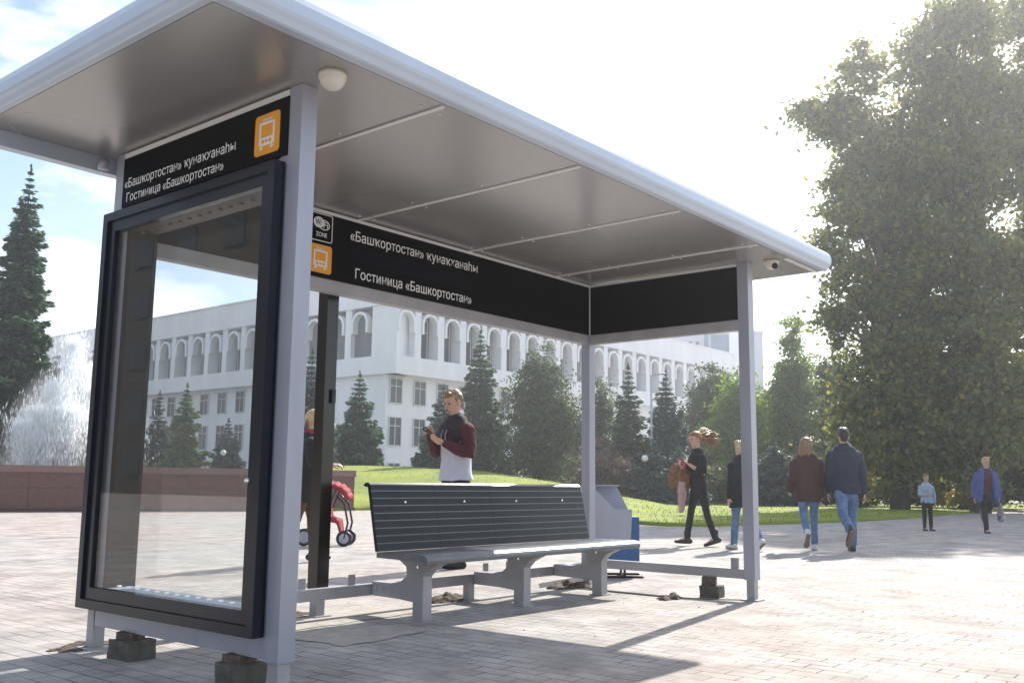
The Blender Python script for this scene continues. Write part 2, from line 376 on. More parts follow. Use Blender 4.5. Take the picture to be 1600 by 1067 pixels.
def leaves(C, size, rng, ratio=.55, bias=None, amt=0.0):
    n = len(C); a = rng.normal(size=(n, 3)); 
    if bias is not None: a = a*(1-amt)+bias*amt*1.6
    a /= np.linalg.norm(a, axis=1)[:, None]+1e-9
    b = np.cross(a, rng.normal(size=(n, 3))); b /= np.linalg.norm(b, axis=1)[:, None]+1e-9
    s = (size*(.6+.8*rng.random(n)))[:, None] if np.isscalar(size) else size[:, None]
    return np.stack([C+a*s, C+b*s*ratio, C-a*s, C-b*s*ratio], 1)
T = np.array(tuft)
gV = leaves(T+np.array([0, 0, .02]), .05, rng, .25, np.array([0, 0, 1.0]), .75)
tag(link('grass', quads_mesh('grass', gV), M_grass), kind='stuff')

# ------------------------------------------------------------------ the bus shelter
LX, WY = 4.964, 1.778
SH = empty('bus_shelter', (2.5, .9, 0), 0, 'grey steel bus stop shelter with a flat roof and black sign bands', 'bus shelter')
RX0, RX1, RY0, RY1, ZC = -.75, 5.60, -.36, 1.87, 2.90
def roof_profile():
    # section of the curled roof edge: distance outwards, height
    return [(0, 0), (.046, .0), (.056, .006), (.068, .032), (.080, .048), (.086, .064), (.087, .115), (.078, .146), (.055, .168), (.02, .178), (-.06, .183)]
bm = bmesh.new()
rings = []
for d, h in roof_profile():
    rings.append([bm.verts.new((x, y, ZC+h)) for x, y in ((RX0-d*.75, RY0-d), (RX1+d*.75, RY0-d), (RX1+d*.75, RY1+d*.3), (RX0-d*.75, RY1+d*.3))])
for A, B in zip(rings, rings[1:]):
    for k in range(4): bm.faces.new((A[k], A[(k+1) % 4], B[(k+1) % 4], B[k]))
bm.faces.new(rings[-1]); bmesh.ops.recalc_face_normals(bm, faces=bm.faces[:])
ro = obj('roof', bm, M_roof, SH)
seams_x = [.645, 1.865, 3.10, 4.345]
xs = [RX0] + seams_x + [RX1]
ce = obj('ceiling', BX(RX0+.002, RX1-.002, RY0+.002, RY1-.002, ZC-.002, ZC+.03), M_ceil, SH)
for x in seams_x:
    obj('seam_strip', BX(x-.014, x+.014, RY0+.02, RY1-.03, ZC-.010, ZC-.0025), M_seam, ce)
obj('ceiling_trim', BX(LX-.02, RX1-.02, RY0+.02, RY0+.06, ZC-.008, ZC-.0025), M_seam, ce)
# gutter at the back, hanging under the roof
obj('gutter', BX(RX0, RX1, RY1, RY1+.07, ZC-.095, ZC+.05), M_roof, SH, bevel=.008)
bm = bmesh.new(); tube(bm, [(-.075, 1.80, 2.86), (-.075, 1.80, 2.80)], .032, 16, cap=False)
obj('gutter_outlet', bm, M_paint, SH, smooth=True)
# posts, with a thinner adjustable foot under each
def post(x, y, z0, w=.095, mat_=None, foot=.07, ztop=ZC-.004, foot_mat=None):
    p = obj('post', BX(x-w/2, x+w/2, y-w/2, y+w/2, z0, ztop), mat_ or M_paint, SH, bevel=.005)
    bm = BX(x-foot/2, x+foot/2, y-foot/2, y+foot/2, .012, z0)
    box(bm, x-.075, x+.075, y-.075, y+.075, 0.0, .012)
    obj('foot', bm, foot_mat or M_rail, p)
    return p
post(.0475, .0475, .13)
post(.0475, WY-.0475, .22)
pb = post(1.76, 1.872, .19, .105, M_black, .075, 2.80)
post(LX-.0475, WY-.0475, .19)
post(LX-.0475, .0475, .17, .10)
bm = BX(1.765, 1.80, 1.800, 1.8185, 1.52, 1.62); obj('junction_box', bm, M_dark, pb)
for z in (1.36, 1.66):
    bm = bmesh.new(); tube(bm, [(1.815, 1.85, z), (1.838, 1.85, z)], .012, 10); obj('bolt', bm, M_screw, pb)
# a foot under the middle of the back rail
bm = BX(3.18, 3.25, 1.70, 1.76, .012, .14); box(bm, 3.15, 3.28, 1.67, 1.79, 0, .012); obj('rail_foot', bm, M_rail, SH)
# beams and rails
obj('beam', BX(.097, LX-.097, WY-.085, WY-.012, 2.305, 2.395), M_rail, SH, bevel=.004)
obj('beam', BX(LX-.085, LX-.012, .102, WY-.097, 2.305, 2.395), M_rail, SH, bevel=.004)
obj('rail', BX(.097, LX-.097, WY-.080, WY-.020, .135, .215), M_rail, SH, bevel=.004)
obj('rail', BX(LX-.080, LX-.020, .102, WY-.097, .175, .255), M_rail, SH, bevel=.004)
for x in (1.50, 1.95, 3.42, 3.72):
    obj('rail_tab', BX(x-.03, x+.03, WY-.055, WY-.045, .2155, .29), M_rail, SH)
obj('rail_tab', BX(LX-.062, LX-.036, .17, .235, .2555, .345), M_rail, SH)
# corner trim where the two rear sign bands meet
obj('corner_trim', BX(LX-.112, LX-.0985, WY-.112, WY-.0985, 2.396, ZC-.012), M_seam, SH)
# dome cameras under the roof
def dome(x, y, r, m_, lens):
    bm = bmesh.new(); tube(bm, [(x, y, ZC-.003), (x, y, ZC-.03)], r, 20, cap=False); ball(bm, (x, y, ZC-.03), (r*.92, r*.92, r*.85), 20)
    d = obj('dome_camera', bm, m_, SH, smooth=True)
    if lens:
        bm = bmesh.new(); ball(bm, (x-.03, y-.045, ZC-.062), .028, 12); obj('lens', bm, M_lens, d, smooth=True)
dome(.02, -.20, .068, M_camw, False)
dome(4.95, -.19, .065, M_camw, True)

# ---- lettering
def text_mesh(s, width=None, height=None, depth=.002, bold=.0):
    cu = bpy.data.curves.new('lettering', 'FONT'); cu.body = s; cu.size = 1; cu.extrude = 0; cu.offset = bold
    to = bpy.data.objects.new('lettering', cu); COL.objects.link(to)
    dg = bpy.context.evaluated_depsgraph_get(); me = bpy.data.meshes.new_from_object(to.evaluated_get(dg))
    bpy.data.objects.remove(to); bpy.data.curves.remove(cu)
    co = np.zeros(len(me.vertices)*3, np.float32); me.vertices.foreach_get('co', co); co = co.reshape(-1, 3)
    x0, x1 = co[:, 0].min(), co[:, 0].max()
    sx = width/(x1-x0) if width else height
    sy = height if height else sx
    co[:, 0] = (co[:, 0]-x0)*sx; co[:, 1] *= sy
    return me, co
def lettering(parent, s, origin, ex, width, height=None, m_=None, name='lettering', bold=.012):
    """flat letters; ex = reading direction, up = Z"""
    me, co = text_mesh(s, width, height, bold=bold)
    ex = Vector(ex); O = Vector(origin) - wm(parent).translation
    P = np.zeros_like(co); e = np.array(ex); P += np.array(O)
    P += co[:, :1]*e + co[:, 1:2]*np.array([0, 0, 1.0])
    me.vertices.foreach_set('co', P.astype(np.float32).ravel()); me.update()
    me.materials.clear()
    return link(name, me, m_ or M_white, parent)
def rrect(w, h, r, n=6):
    pts = []
    for cx, cy, a0 in ((w-r, h-r, 0), (r, h-r, 90), (r, r, 180), (w-r, r, 270)):
        for k in range(n+1): a = R(a0+90*k/n); pts.append((cx+r*math.cos(a), cy+r*math.sin(a)))
    return pts
def plate(bm, poly, O, ex, nrm, t):
    O, ex, nrm = Vector(O), Vector(ex), Vector(nrm); ez = Vector((0, 0, 1))
    prism(bm, poly, lambda p: O+ex*p[0]+ez*p[1], lambda p: O+ex*p[0]+ez*p[1]+nrm*t)
def bus_icon(parent, O, ex, nrm, w, h):
    bm = bmesh.new(); plate(bm, rrect(w, h, .022), O, ex, nrm, .003)
    ic = obj('bus_icon', bm, M_orange, parent)
    bm = bmesh.new(); O2 = Vector(O)+Vector(nrm)*.0032
    def r_(x0, x1, z0, z1, rr=.006): plate(bm, [(x0*w+a, z0*h+b) for a, b in rrect((x1-x0)*w, (z1-z0)*h, rr)], O2, ex, nrm, .0015)
    r_(.20, .26, .22, .80); r_(.74, .80, .22, .80); r_(.27, .73, .74, .80)          # sides and roof of the bus
    r_(.30, .70, .84, .885)
    r_(.27, .73, .22, .42)                                                         # bonnet
    r_(.24, .34, .13, .205); r_(.66, .76, .13, .205)                               # wheels
    obj('pictogram', bm, M_white, ic)
    bm = bmesh.new(); O2 = Vector(O)+Vector(nrm)*.0049
    for cx in (.36, .64):
        plate(bm, [(cx*w+.011*math.cos(a*.5236), .32*h+.011*math.sin(a*.5236)) for a in range(12)], O2, ex, nrm, .001)
    plate(bm, [(.45*w+a, .285*h+b) for a, b in rrect(.10*w, .07*h, .003)], O2, ex, nrm, .001)
    obj('pictogram_lights', bm, M_orange, ic)
    return ic
NAME1, NAME2 = '«Башҡортостан» ҡунаҡханаһы', 'Гостиница «Башкортостан»'
# end band over the case (faces -X)
s1 = obj('sign_band', BX(-.006, .03, .098, WY-.098, 2.555, ZC-.045), M_sign, SH)
obj('sign_trim', BX(-.004, .04, .098, WY-.098, ZC-.044, ZC-.012), M_seam, SH)
lettering(s1, NAME1, (-.0075, 1.655, 2.668), (0, -1, 0), 1.12, .078, bold=.004)
lettering(s1, NAME2, (-.0075, 1.625, 2.580), (0, -1, 0), .99, .076, bold=.004)
bus_icon(s1, (-.0065, .365, 2.585), (0, -1, 0), (-1, 0, 0), .205, .215)
# rear band (faces -Y)
yb = WY-.103
s2 = obj('sign_band', BX(.098, LX-.113, yb, yb+.03, 2.3955, ZC-.035), M_sign, SH)
obj('sign_trim', BX(.098, LX-.113, yb-.004, yb+.03, ZC-.034, ZC-.012), M_seam, SH)
yl = yb-.0015
lettering(s2, NAME1, (1.775, yl, 2.722), (1, 0, 0), 1.42, .105, bold=.005)
lettering(s2, NAME2, (1.835, yl, 2.442), (1, 0, 0), 1.29, .105, bold=.005)
bus_icon(s2, (1.40, yb-.0005, 2.425), (1, 0, 0), (0, -1, 0), .205, .205)
obj('matrix_display', BX(1.80, 3.10, yb-.002, yb+.001, 2.565, 2.665), M_dim, s2)
# Wi-Fi zone mark: outlined square, two-lobed badge, small word below
bm = bmesh.new()
def ring_plate(bm, outer, inner, O, ex, nrm, t):
    O, ex, nrm = Vector(O), Vector(ex), Vector(nrm); ez = Vector((0, 0, 1)); n = len(outer)
    f = lambda p, k: bm.verts.new(O+ex*p[0]+ez*p[1]+nrm*k)
    a = [f(p, 0) for p in outer]; b = [f(p, t) for p in outer]; c = [f(p, t) for p in inner]; d = [f(p, 0) for p in inner]
    for i in range(n):
        j = (i+1) % n
        for q, w_ in ((a, b), (b, c), (c, d)): bm.faces.new((q[i], q[j], w_[j], w_[i]))
    bmesh.ops.recalc_face_normals(bm, faces=bm.faces[:])
O = (1.40, yb-.0005, 2.655)
ring_plate(bm, rrect(.205, .205, .02), [(x+.006, y+.006) for x, y in rrect(.193, .193, .015)], O, (1, 0, 0), (0, -1, 0), .002)
wf = obj('wifi_mark', bm, M_white, s2)
bm = bmesh.new()
plate(bm, [(.077+.048*math.cos(a*.2618), .137+.040*math.sin(a*.2618)) for a in range(24)], (1.40, yb-.0005, 2.655), (1, 0, 0), (0, -1, 0), .002)
ring_plate(bm, [(.125+.052*math.cos(a*.2618), .123+.038*math.sin(a*.2618)) for a in range(24)], [(.125+.045*math.cos(a*.2618), .123+.031*math.sin(a*.2618)) for a in range(24)], (1.40, yb-.0027, 2.655), (1, 0, 0), (0, -1, 0), .001)
obj('badge', bm, M_white, wf)
lettering(wf, 'Wi', (1.400+.045, yb-.0042, 2.655+.117), (1, 0, 0), .052, .062, M_sign, 'badge_letters')
lettering(wf, 'Fi', (1.400+.118, yb-.0042, 2.655+.103), (1, 0, 0), .042, .062, M_white, 'badge_letters')
lettering(wf, 'ZONE', (1.400+.055, yl, 2.655+.035), (1, 0, 0), .10, .045, M_white, 'badge_letters')
# right-hand band (faces -X)
xr = LX-.103
s3 = obj('sign_band', BX(xr, xr+.03, .103, WY-.113, 2.3955, ZC-.035), M_sign, SH)
obj('sign_trim', BX(xr-.004, xr+.03, .103, WY-.113, ZC-.034, ZC-.012), M_seam, SH)
# frame of the glazed end
obj('panel_frame', BX(.012, .075, .097, WY-.097, .135, .225), M_paint, SH, bevel=.004)
obj('panel_frame', BX(.010, .07, .097, .165, .2255, 2.553), M_paint, SH)
obj('panel_frame', BX(.010, .07, WY-.165, WY-.097, .2255, 2.553), M_paint, SH)

# ---- glazed display case
DC = obj('display_case', (lambda: (lambda b: (box(b, .005, .17, .172, .225, .25, 2.52), box(b, .005, .17, WY-.225, WY-.172, .25, 2.52), box(b, .005, .17, .2255, WY-.2255, .25, .342), box(b, .005, .17, .2255, WY-.2255, 2.408, 2.52), b)[-1])(bmesh.new()))(), M_inner, SH)
def frame(x0, x1, y0, y1, z0, z1, w, step=.02):
    """rectangular door frame with a stepped section, in the YZ plane"""
    bm = bmesh.new()
    box(bm, x0, x1, y0, y0+w, z0, z1); box(bm, x0, x1, y1-w, y1, z0, z1)
    box(bm, x0, x1, y0+w, y1-w, z0, z0+w); box(bm, x0, x1, y0+w, y1-w, z1-w, z1)
    return bm
fy0, fy1, fz0, fz1 = .115, 1.775, .235, 2.515
bm = frame(-.062, .002, fy0, fy1, fz0, fz1, .05)
df = obj('door_frame', bm, M_navy, DC, bevel=.006)
bm = frame(-.045, .002, fy0+.0505, fy1-.0505, fz0+.0505, fz1-.0505, .065)
obj('inner_frame', bm, M_navy, DC, bevel=.004)
gy0, gy1, gz0, gz1 = fy0+.1155, fy1-.1155, fz0+.1155, fz1-.1155
obj('glass_pane', BX(-.030, -.024, gy0, gy1, gz0, gz1), M_glass, DC)
obj('glass_pane', BX(.150, .156, .226, WY-.226, .3425, 2.4075), M_glass, DC)
bm = bmesh.new(); tube(bm, [(-.070, fy0+.085, .95), (-.045, fy0+.085, .95)], .014, 12); obj('lock', bm, M_screw, DC, smooth=True)
for z in (1.0, 2.40, .40):
    bm = bmesh.new(); tube(bm, [(-.045, fy1+.006, z-.04), (-.045, fy1+.006, z+.04)], .008, 8); obj('hinge', bm, M_navy, DC)
for z, s in ((.3425, 1), (2.4075, -1)):
    st = obj('led_strip', BX(.0, .14, .23, WY-.23, min(z, z+s*.010), max(z, z+s*.010)), M_strip if s > 0 else M_strip_d, DC)
for zz, sg in ((.359, 1), (2.391, -1)):
    for k in range(14):
        y = .26+k*.0975; bm = bmesh.new(); ball(bm, (.06, y, zz), (.014, .014, .006), 10); obj('led', bm, M_led if sg > 0 else M_led_off, DC, smooth=True)

# ------------------------------------------------------------------ bench
BN = empty('bench', (3.2, 1.25, 0), 0, 'long black slatted bench under the shelter on grey steel brackets', 'bench')
bx0, bx1 = 1.93, 4.52
n_sec = 4; secw = (bx1-bx0)/n_sec
# seat: section in YZ (rounded front), swept along X
def sweep_x(poly, x0, x1):
    bm = bmesh.new(); prism(bm, poly, lambda p: Vector((x0, p[0], p[1])), lambda p: Vector((x1, p[0], p[1]))); return bm
seat_poly = [(1.455, .425), (1.455, .462), (1.02, .468), (.985, .462), (.962, .446), (.955, .428), (.962, .408), (.985, .400), (1.0, .42)]
for k in range(n_sec):
    a = bx0+k*secw+.0015; b = a+secw-.003
    st = obj('seat', sweep_x(seat_poly, a, b+ (.09 if k == 3 else 0)), M_seat, BN)
    for yy in (1.06, 1.14, 1.22, 1.30, 1.38):
        obj('slat_groove', BX(a, b, yy-.004, yy+.004, .4655, .4690), M_groove, st)
zt, zb, yt, ybk = .945, .462, 1.575, 1.470
def back_pt(t, off):      # t 0..1 up the back; off towards the sitter
    y = ybk+(yt-ybk)*t; z = zb+(zt-zb)*t
    return (y-off*.977, z+off*.21)
bp = [back_pt(0, 0)] + [back_pt(0, .03)] + [back_pt(.96, .03)] + [back_pt(1.0, .012), back_pt(1.01, -.02), back_pt(.98, -.045), back_pt(.95, -.02), back_pt(.94, 0)]
for k in range(n_sec):
    a = bx0+k*secw+.0015; b = a+secw-.003
    bk = obj('backrest', sweep_x(bp, a, b), M_bench, BN)
    for j in range(1, 9):
        y, z = back_pt(j/9*.98, .0305)
        g = bmesh.new(); prism(g, [(y-.002, z-.0035), (y-.002, z+.0035), (y+.004, z+.0035), (y+.004, z-.0035)], lambda p: Vector((a, p[0], p[1])), lambda p: Vector((b, p[0], p[1])))
        obj('slat_groove', g, M_groove, bk)
    y, z = back_pt(.70, .032); g = bmesh.new(); ball(g, ((a+b)/2, y, z), (.012, .006, .012), 12); obj('screw', g, M_screw, bk, smooth=True)
for x in (2.16, 3.28, 4.36):
    poly = [(1.17, .0), (1.27, 0), (1.27, .12), (1.40, .13), (1.60, .135), (1.695, .135), (1.695, .235), (1.50, .235), (1.40, .25), (1.335, .30), (1.34, .36), (1.43, .398), (1.50, .43), (1.50, .4235), (.985, .3985), (1.0, .385), (1.12, .345), (1.17, .30)]
    poly = [(1.17, .0), (1.27, 0), (1.27, .12), (1.40, .13), (1.695, .135), (1.695, .235), (1.50, .235), (1.40, .25), (1.335, .30), (1.345, .36), (1.45, .424), (1.0, .419), (1.02, .395), (1.12, .35), (1.17, .30)]
    b = sweep_x(poly, x-.045, x+.045)
    br = obj('bracket', b, M_rail, BN, bevel=.004)
    obj('bracket_base', BX(x-.06, x+.06, 1.15, 1.29, -.001, .008), M_rail, br)

# ------------------------------------------------------------------ litter bin behind the right rear post
LB = empty('litter_bin', GZ(966, 903), math.atan2(rt.y, rt.x), 'blue litter bin in a grey sheet metal holder behind the rear post', 'litter bin')
def local_obj(name, bm, m_, parent, **k): return obj(name, bm, m_, parent, world_space=False, **k)
for y0, side in ((0, [(-.23, .34), (.13, .34), (.15, .70), (-.03, .70), (-.23, .90)]), (.40, [(-.23, .34), (.13, .34), (.15, .70), (.03, .935), (-.23, .935)])):
    b = bmesh.new(); prism(b, side, lambda p: Vector((p[0], y0, p[1])), lambda p: Vector((p[0], y0+.012, p[1]))); local_obj('side_panel', b, M_paint, LB)
local_obj('hood', BX(-.23, .03, .10, .412, .936, .950), M_paint, LB)
local_obj('back_panel', BX(-.242, -.2305, 0, .412, .20, .95), M_paint, LB)
b = BX(-.14, .225, .03, .385, .13, .62); local_obj('bucket', b, M_blue, LB, bevel=.02)
for x in (-.14, .07):
    for y in (.03, .38): local_obj('leg', BX(x-.012, x+.012, y-.012, y+.012, .024, .1295), M_dark, LB)
b = bmesh.new()
for y in (.03, .38): tube(b, [(-.2, y, .012), (.26, y, .012)], .012, 8)
tube(b, [(.07, .03, .012), (.07, .38, .012)], .010, 8); local_obj('base', b, M_dark, LB)

# ------------------------------------------------------------------ concrete blocks under the beams, soil heaps
def rough_block(name, loc, size, rz, m_, parent=None, seed=0):
    b = bmesh.new(); bmesh.ops.create_cube(b, size=1); bmesh.ops.subdivide_edges(b, edges=b.edges[:], cuts=5, use_grid_fill=True)
    for v in b.verts:
        v.co = Vector((v.co.x*size[0], v.co.y*size[1], (v.co.z+.5)*size[2]))
        k = noise.noise_vector(v.co*14+Vector((seed*7.1, 0, 0)))*.008
        if v.co.z < .003: k.z = 0
        v.co += k
    o = local_obj(name, b, m_, parent); o.location = loc; o.rotation_euler = (0, 0, rz); return o
for i, (loc, sz, lab, pc) in enumerate((((.03, 1.30, 0), (.16, .20, .10), 'squat grey concrete block under the middle of the glazed end panel', .04),
                                    ((.02, .30, 0), (.16, .19, .10), 'grey concrete block nearest the camera under the end panel', .04),
                                    ((LX-.06, .42, 0), (.16, .17, .10), 'grey concrete block under the low rail at the far end of the shelter', .075))):
    k = empty('concrete_block', loc, R((2, -4, 10)[i]), lab, 'concrete block', 'concrete blocks propping the shelter')
    rough_block('block', (0, 0, 0), sz, 0, M_conc, k, i)
    rough_block('brick_shim', (.0, .02, sz[2]), (.10, .12, pc-.002), R(12), M_brick, k, i+5)
def heap(loc, sx, sy, h, seed, rz=0):
    b = bmesh.new(); bmesh.ops.create_grid(b, x_segments=26, y_segments=26, size=1)
    for v in b.verts:
        r_ = math.hypot(v.co.x, v.co.y); q = max(0, 1-r_**1.5)
        n_ = noise.fractal(Vector((v.co.x*2.3+seed, v.co.y*2.3, seed)), .8, 2.2, 4)
        v.co = Vector((v.co.x*sx*(1+.25*n_), v.co.y*sy*(1+.25*n_), h*q*(1+.9*n_)-.006*(r_ > .9)))
    for v in b.verts: v.co.z = max(-.01, v.co.z)
    return b
heaps = [((3.10, 1.85, 0), .26, .12, .06, 'dark soil heap behind the bench beside the middle rail foot'),
         ((4.68, 1.78, 0), .30, .15, .05, 'low soil heap at the foot of the right rear post'),
         ((4.52, .62, 0), .16, .10, .035, 'small heap of soil on the paving inside the far low rail'),
         ((1.62, 1.98, 0), .28, .11, .035, 'flat soil spill round the foot of the black middle post'),
         ((.06, 1.82, 0), .26, .13, .022, 'thin soil spill with weeds at the left rear foot')]
for i, (loc, a, b_, h, lab) in enumerate(heaps):
    o = obj('soil_heap', heap(loc, a, b_, h, i*3.7+1), M_soil, smooth=True); o.location = loc; tag(o, lab, 'soil heap', 'soil heaps round the shelter feet')
b = bmesh.new(); tube(b, [(4.75, 1.72, .006), (4.6, 1.2, .006), (4.58, .7, .006), (4.72, .3, .006), (4.86, .1, .006)], .004, 6)
tag(obj('cable', b, M_soil), 'thin brown cable lying on the paving between the far posts', 'cable')
# bolts on the brackets and under the beam ends
for x in (2.16, 3.28, 4.36):
    for y, z in ((1.56, .185), (1.64, .185), (1.22, .365)):
        b = bmesh.new(); tube(b, [(x-.0452, y, z), (x-.054, y, z)], .011, 6, cap=False); obj('bolt', b, M_screw, [o for o in COL.objects if o.name.startswith('bracket') and o.parent == BN and 'base' not in o.name][(2.16, 3.28, 4.36).index(x)])
for x in seams_x:
    for dx in (-.07, .07):
        for y in (-.25, .4, 1.05, 1.6):
            b = bmesh.new(); tube(b, [(x+dx, y, ZC-.0022), (x+dx, y, ZC-.006)], .008, 8, cap=False); obj('rivet', b, M_seam, ce)
# crumbs of mortar and small stones on the paving
rngd = np.random.default_rng(3); b = bmesh.new()
for i in range(90):
    x = rngd.uniform(-.4, 6.5); y = rngd.uniform(-1.2, 3.0) if i % 2 else rngd.normal(1.5, .5)
    r_ = rngd.uniform(.003, .009); bmesh.ops.create_icosphere(b, subdivisions=1, radius=1, matrix=Matrix.Translation((x, y, r_*.3)) @ Matrix.Rotation(rngd.uniform(0, 3), 4, 'Z') @ Matrix.Diagonal((r_*1.5, r_, r_*.6, 1)))
tag(obj('gravel_crumbs', b, M_sand), kind='stuff')
# ------------------------------------------------------------------ fountain basin and spray
A, B = GZ(-150, 800), GZ(553, 797.5)
A.z = B.z = 0
e = (B-A).normalized(); nn = Vector((-e.y, e.x, 0))
if nn.dot(hz) < 0: nn = -nn
Lw = (B-A).length
FW = empty('fountain_wall', A, math.atan2(e.y, e.x), 'low red granite wall of the fountain basin in front of the spray', 'fountain wall')
for z0, z1, d0, m_, nm in ((0, .10, -.02, M_granite_d, 'plinth'), (.1015, 1.13, .02, M_granite, 'granite_course'), (1.1315, 1.33, -.03, M_granite_c, 'coping')):
    if nm == 'granite_course':
        k = 0; x = 0
        while x < Lw-.05:
            w = min(1.5, Lw-x); b = bmesh.new()
            box(b, x+.004, x+w-.004, d0, .72, z0, z0+.58); obj('granite_slab', b, m_, FW, world_space=False, bevel=.006)
            b = BX(x+.004, x+w-.004, d0+.002*(k % 2), .72, z0+.586, z1); obj('granite_slab', b, m_, FW, world_space=False, bevel=.006)
            x += 1.5; k += 1
    else: obj(nm, BX(-.01, Lw+.03, d0, .75, z0, z1), m_, FW, world_space=False, bevel=.01)
def spray():
    rng = np.random.default_rng(5); P = []
    # (px, distance, top px y, spread, count)
    jets = [(100, 36.5, 535, .5, 1700), (118, 37.5, 575, .6, 1500), (78, 36, 600, .7, 1700), (52, 37, 640, .7, 1600), (135, 38, 610, .7, 1400), (30, 36, 660, .6, 1100), (160, 38, 640, .8, 1000), (195, 38.5, 655, .8, 800), (105, 36, 640, 1.3, 1800), (70, 36, 680, 1.2, 1500)]
    for u, d, v, sp, n in jets:
        c = G(u, d, .9); h = ZV(u, v, d)-.9
        t = rng.random(n)**.8
        ang = rng.random(n)*6.283; out = rng.random(n)**.9*sp*(.75+.4*rng.random(n))
        s = rng.random(n)                                        # up or falling
        z = h*(1-(1-t)**2)
        rad = np.where(s < .4, .10+out*.18*t, out*(1.15-.75*t)+.1)
        strand = np.round(ang*3.5)/3.5
        a = np.where(rng.random(n) < .75, strand+rng.normal(0, .05, n), ang)
        P.append(np.stack([c.x+rad*np.cos(a), c.y+rad*np.sin(a), .9+z+rng.normal(0, .05, n)], 1))
    P = np.concatenate(P); P = np.concatenate([P, P+rng.normal(0, .12, P.shape), P+rng.normal(0, .3, P.shape)]); P = P[P[:, 2] > .9]
    n = len(P); D = rng.normal(0, .16, (n, 3))+np.array([0, 0, 1.0]); D /= np.linalg.norm(D, axis=1)[:, None]
    b = np.cross(D, rng.normal(size=(n, 3))); b /= np.linalg.norm(b, axis=1)[:, None]; ln = (.05+.11*rng.random(n))[:, None]; wd = (.005+.006*rng.random(n))[:, None]
    V = np.stack([P+D*ln, P+b*wd, P-D*ln, P-b*wd], 1)
    return quads_mesh('fountain_spray', V)
M_water = bpy.data.materials.new('white_water'); M_water.use_nodes = True
_t = M_water.node_tree; _b = _t.nodes['Principled BSDF']; _b.inputs['Base Color'].default_value = (.85, .88, .9, 1); _b.inputs['Roughness'].default_value = .3
_tr = _t.nodes.new('ShaderNodeBsdfTranslucent'); _tr.inputs['Color'].default_value = (.9, .93, .95, 1); _mx = _t.nodes.new('ShaderNodeMixShader'); _mx.inputs['Fac'].default_value = .6
_t.links.new(_b.outputs[0], _mx.inputs[1]); _t.links.new(_tr.outputs[0], _mx.inputs[2]); _t.links.new(_mx.outputs[0], _t.nodes['Material Output'].inputs['Surface'])
SPR = tag(link('fountain_spray', spray(), M_water), 'tall white fountain jets spraying up behind the red granite wall', 'fountain spray')
# fine mist hanging round the jets
def mist():
    M = bpy.data.materials.new('water_mist'); M.use_nodes = True; t = M.node_tree; t.nodes.clear()
    o = t.nodes.new('ShaderNodeOutputMaterial'); v = t.nodes.new('ShaderNodeVolumePrincipled')
    v.inputs['Color'].default_value = (.95, .97, 1, 1); v.inputs['Anisotropy'].default_value = .45
    tc = t.nodes.new('ShaderNodeTexCoord'); n = t.nodes.new('ShaderNodeTexNoise'); n.inputs['Scale'].default_value = .55; n.inputs['Detail'].default_value = 3
    g = t.nodes.new('ShaderNodeTexGradient'); g.gradient_type = 'SPHERICAL'
    mp = t.nodes.new('ShaderNodeMapping'); mp.inputs['Scale'].default_value = (1/2.7, 1/2.4, 1/4.4)
    t.links.new(tc.outputs['Object'], mp.inputs['Vector']); t.links.new(mp.outputs['Vector'], g.inputs['Vector']); t.links.new(tc.outputs['Object'], n.inputs['Vector'])
    r = t.nodes.new('ShaderNodeMapRange'); r.inputs['From Min'].default_value = .25; r.inputs['From Max'].default_value = .8
    t.links.new(n.outputs['Fac'], r.inputs['Value'])
    mu = t.nodes.new('ShaderNodeMath'); mu.operation = 'MULTIPLY'; m2 = t.nodes.new('ShaderNodeMath'); m2.operation = 'MULTIPLY'; m2.inputs[1].default_value = 5.5
    t.links.new(r.outputs['Result'], mu.inputs[0]); pw = t.nodes.new('ShaderNodeMath'); pw.operation = 'POWER'; pw.inputs[1].default_value = 1.5; t.links.new(g.outputs['Fac'], pw.inputs[0]); t.links.new(pw.outputs[0], mu.inputs[1]); t.links.new(mu.outputs[0], m2.inputs[0])
    t.links.new(m2.outputs[0], v.inputs['Density']); t.links.new(v.outputs[0], o.inputs['Volume'])
    return M
c = G(100, 37.5)
b = bmesh.new(); ball(b, (0, 0, 0), (4.5, 3.1, 4.2), 20)
for v in b.verts: v.co.z = max(v.co.z, -.3)
mo = link('fountain_mist', bpy.data.meshes.new('fountain_mist'), mist()); b.to_mesh(mo.data); b.free()
mo.location = (c.x, c.y, 1.2); mo.rotation_euler = (0, 0, math.atan2(rt.y, rt.x)); tag(mo, kind='stuff')

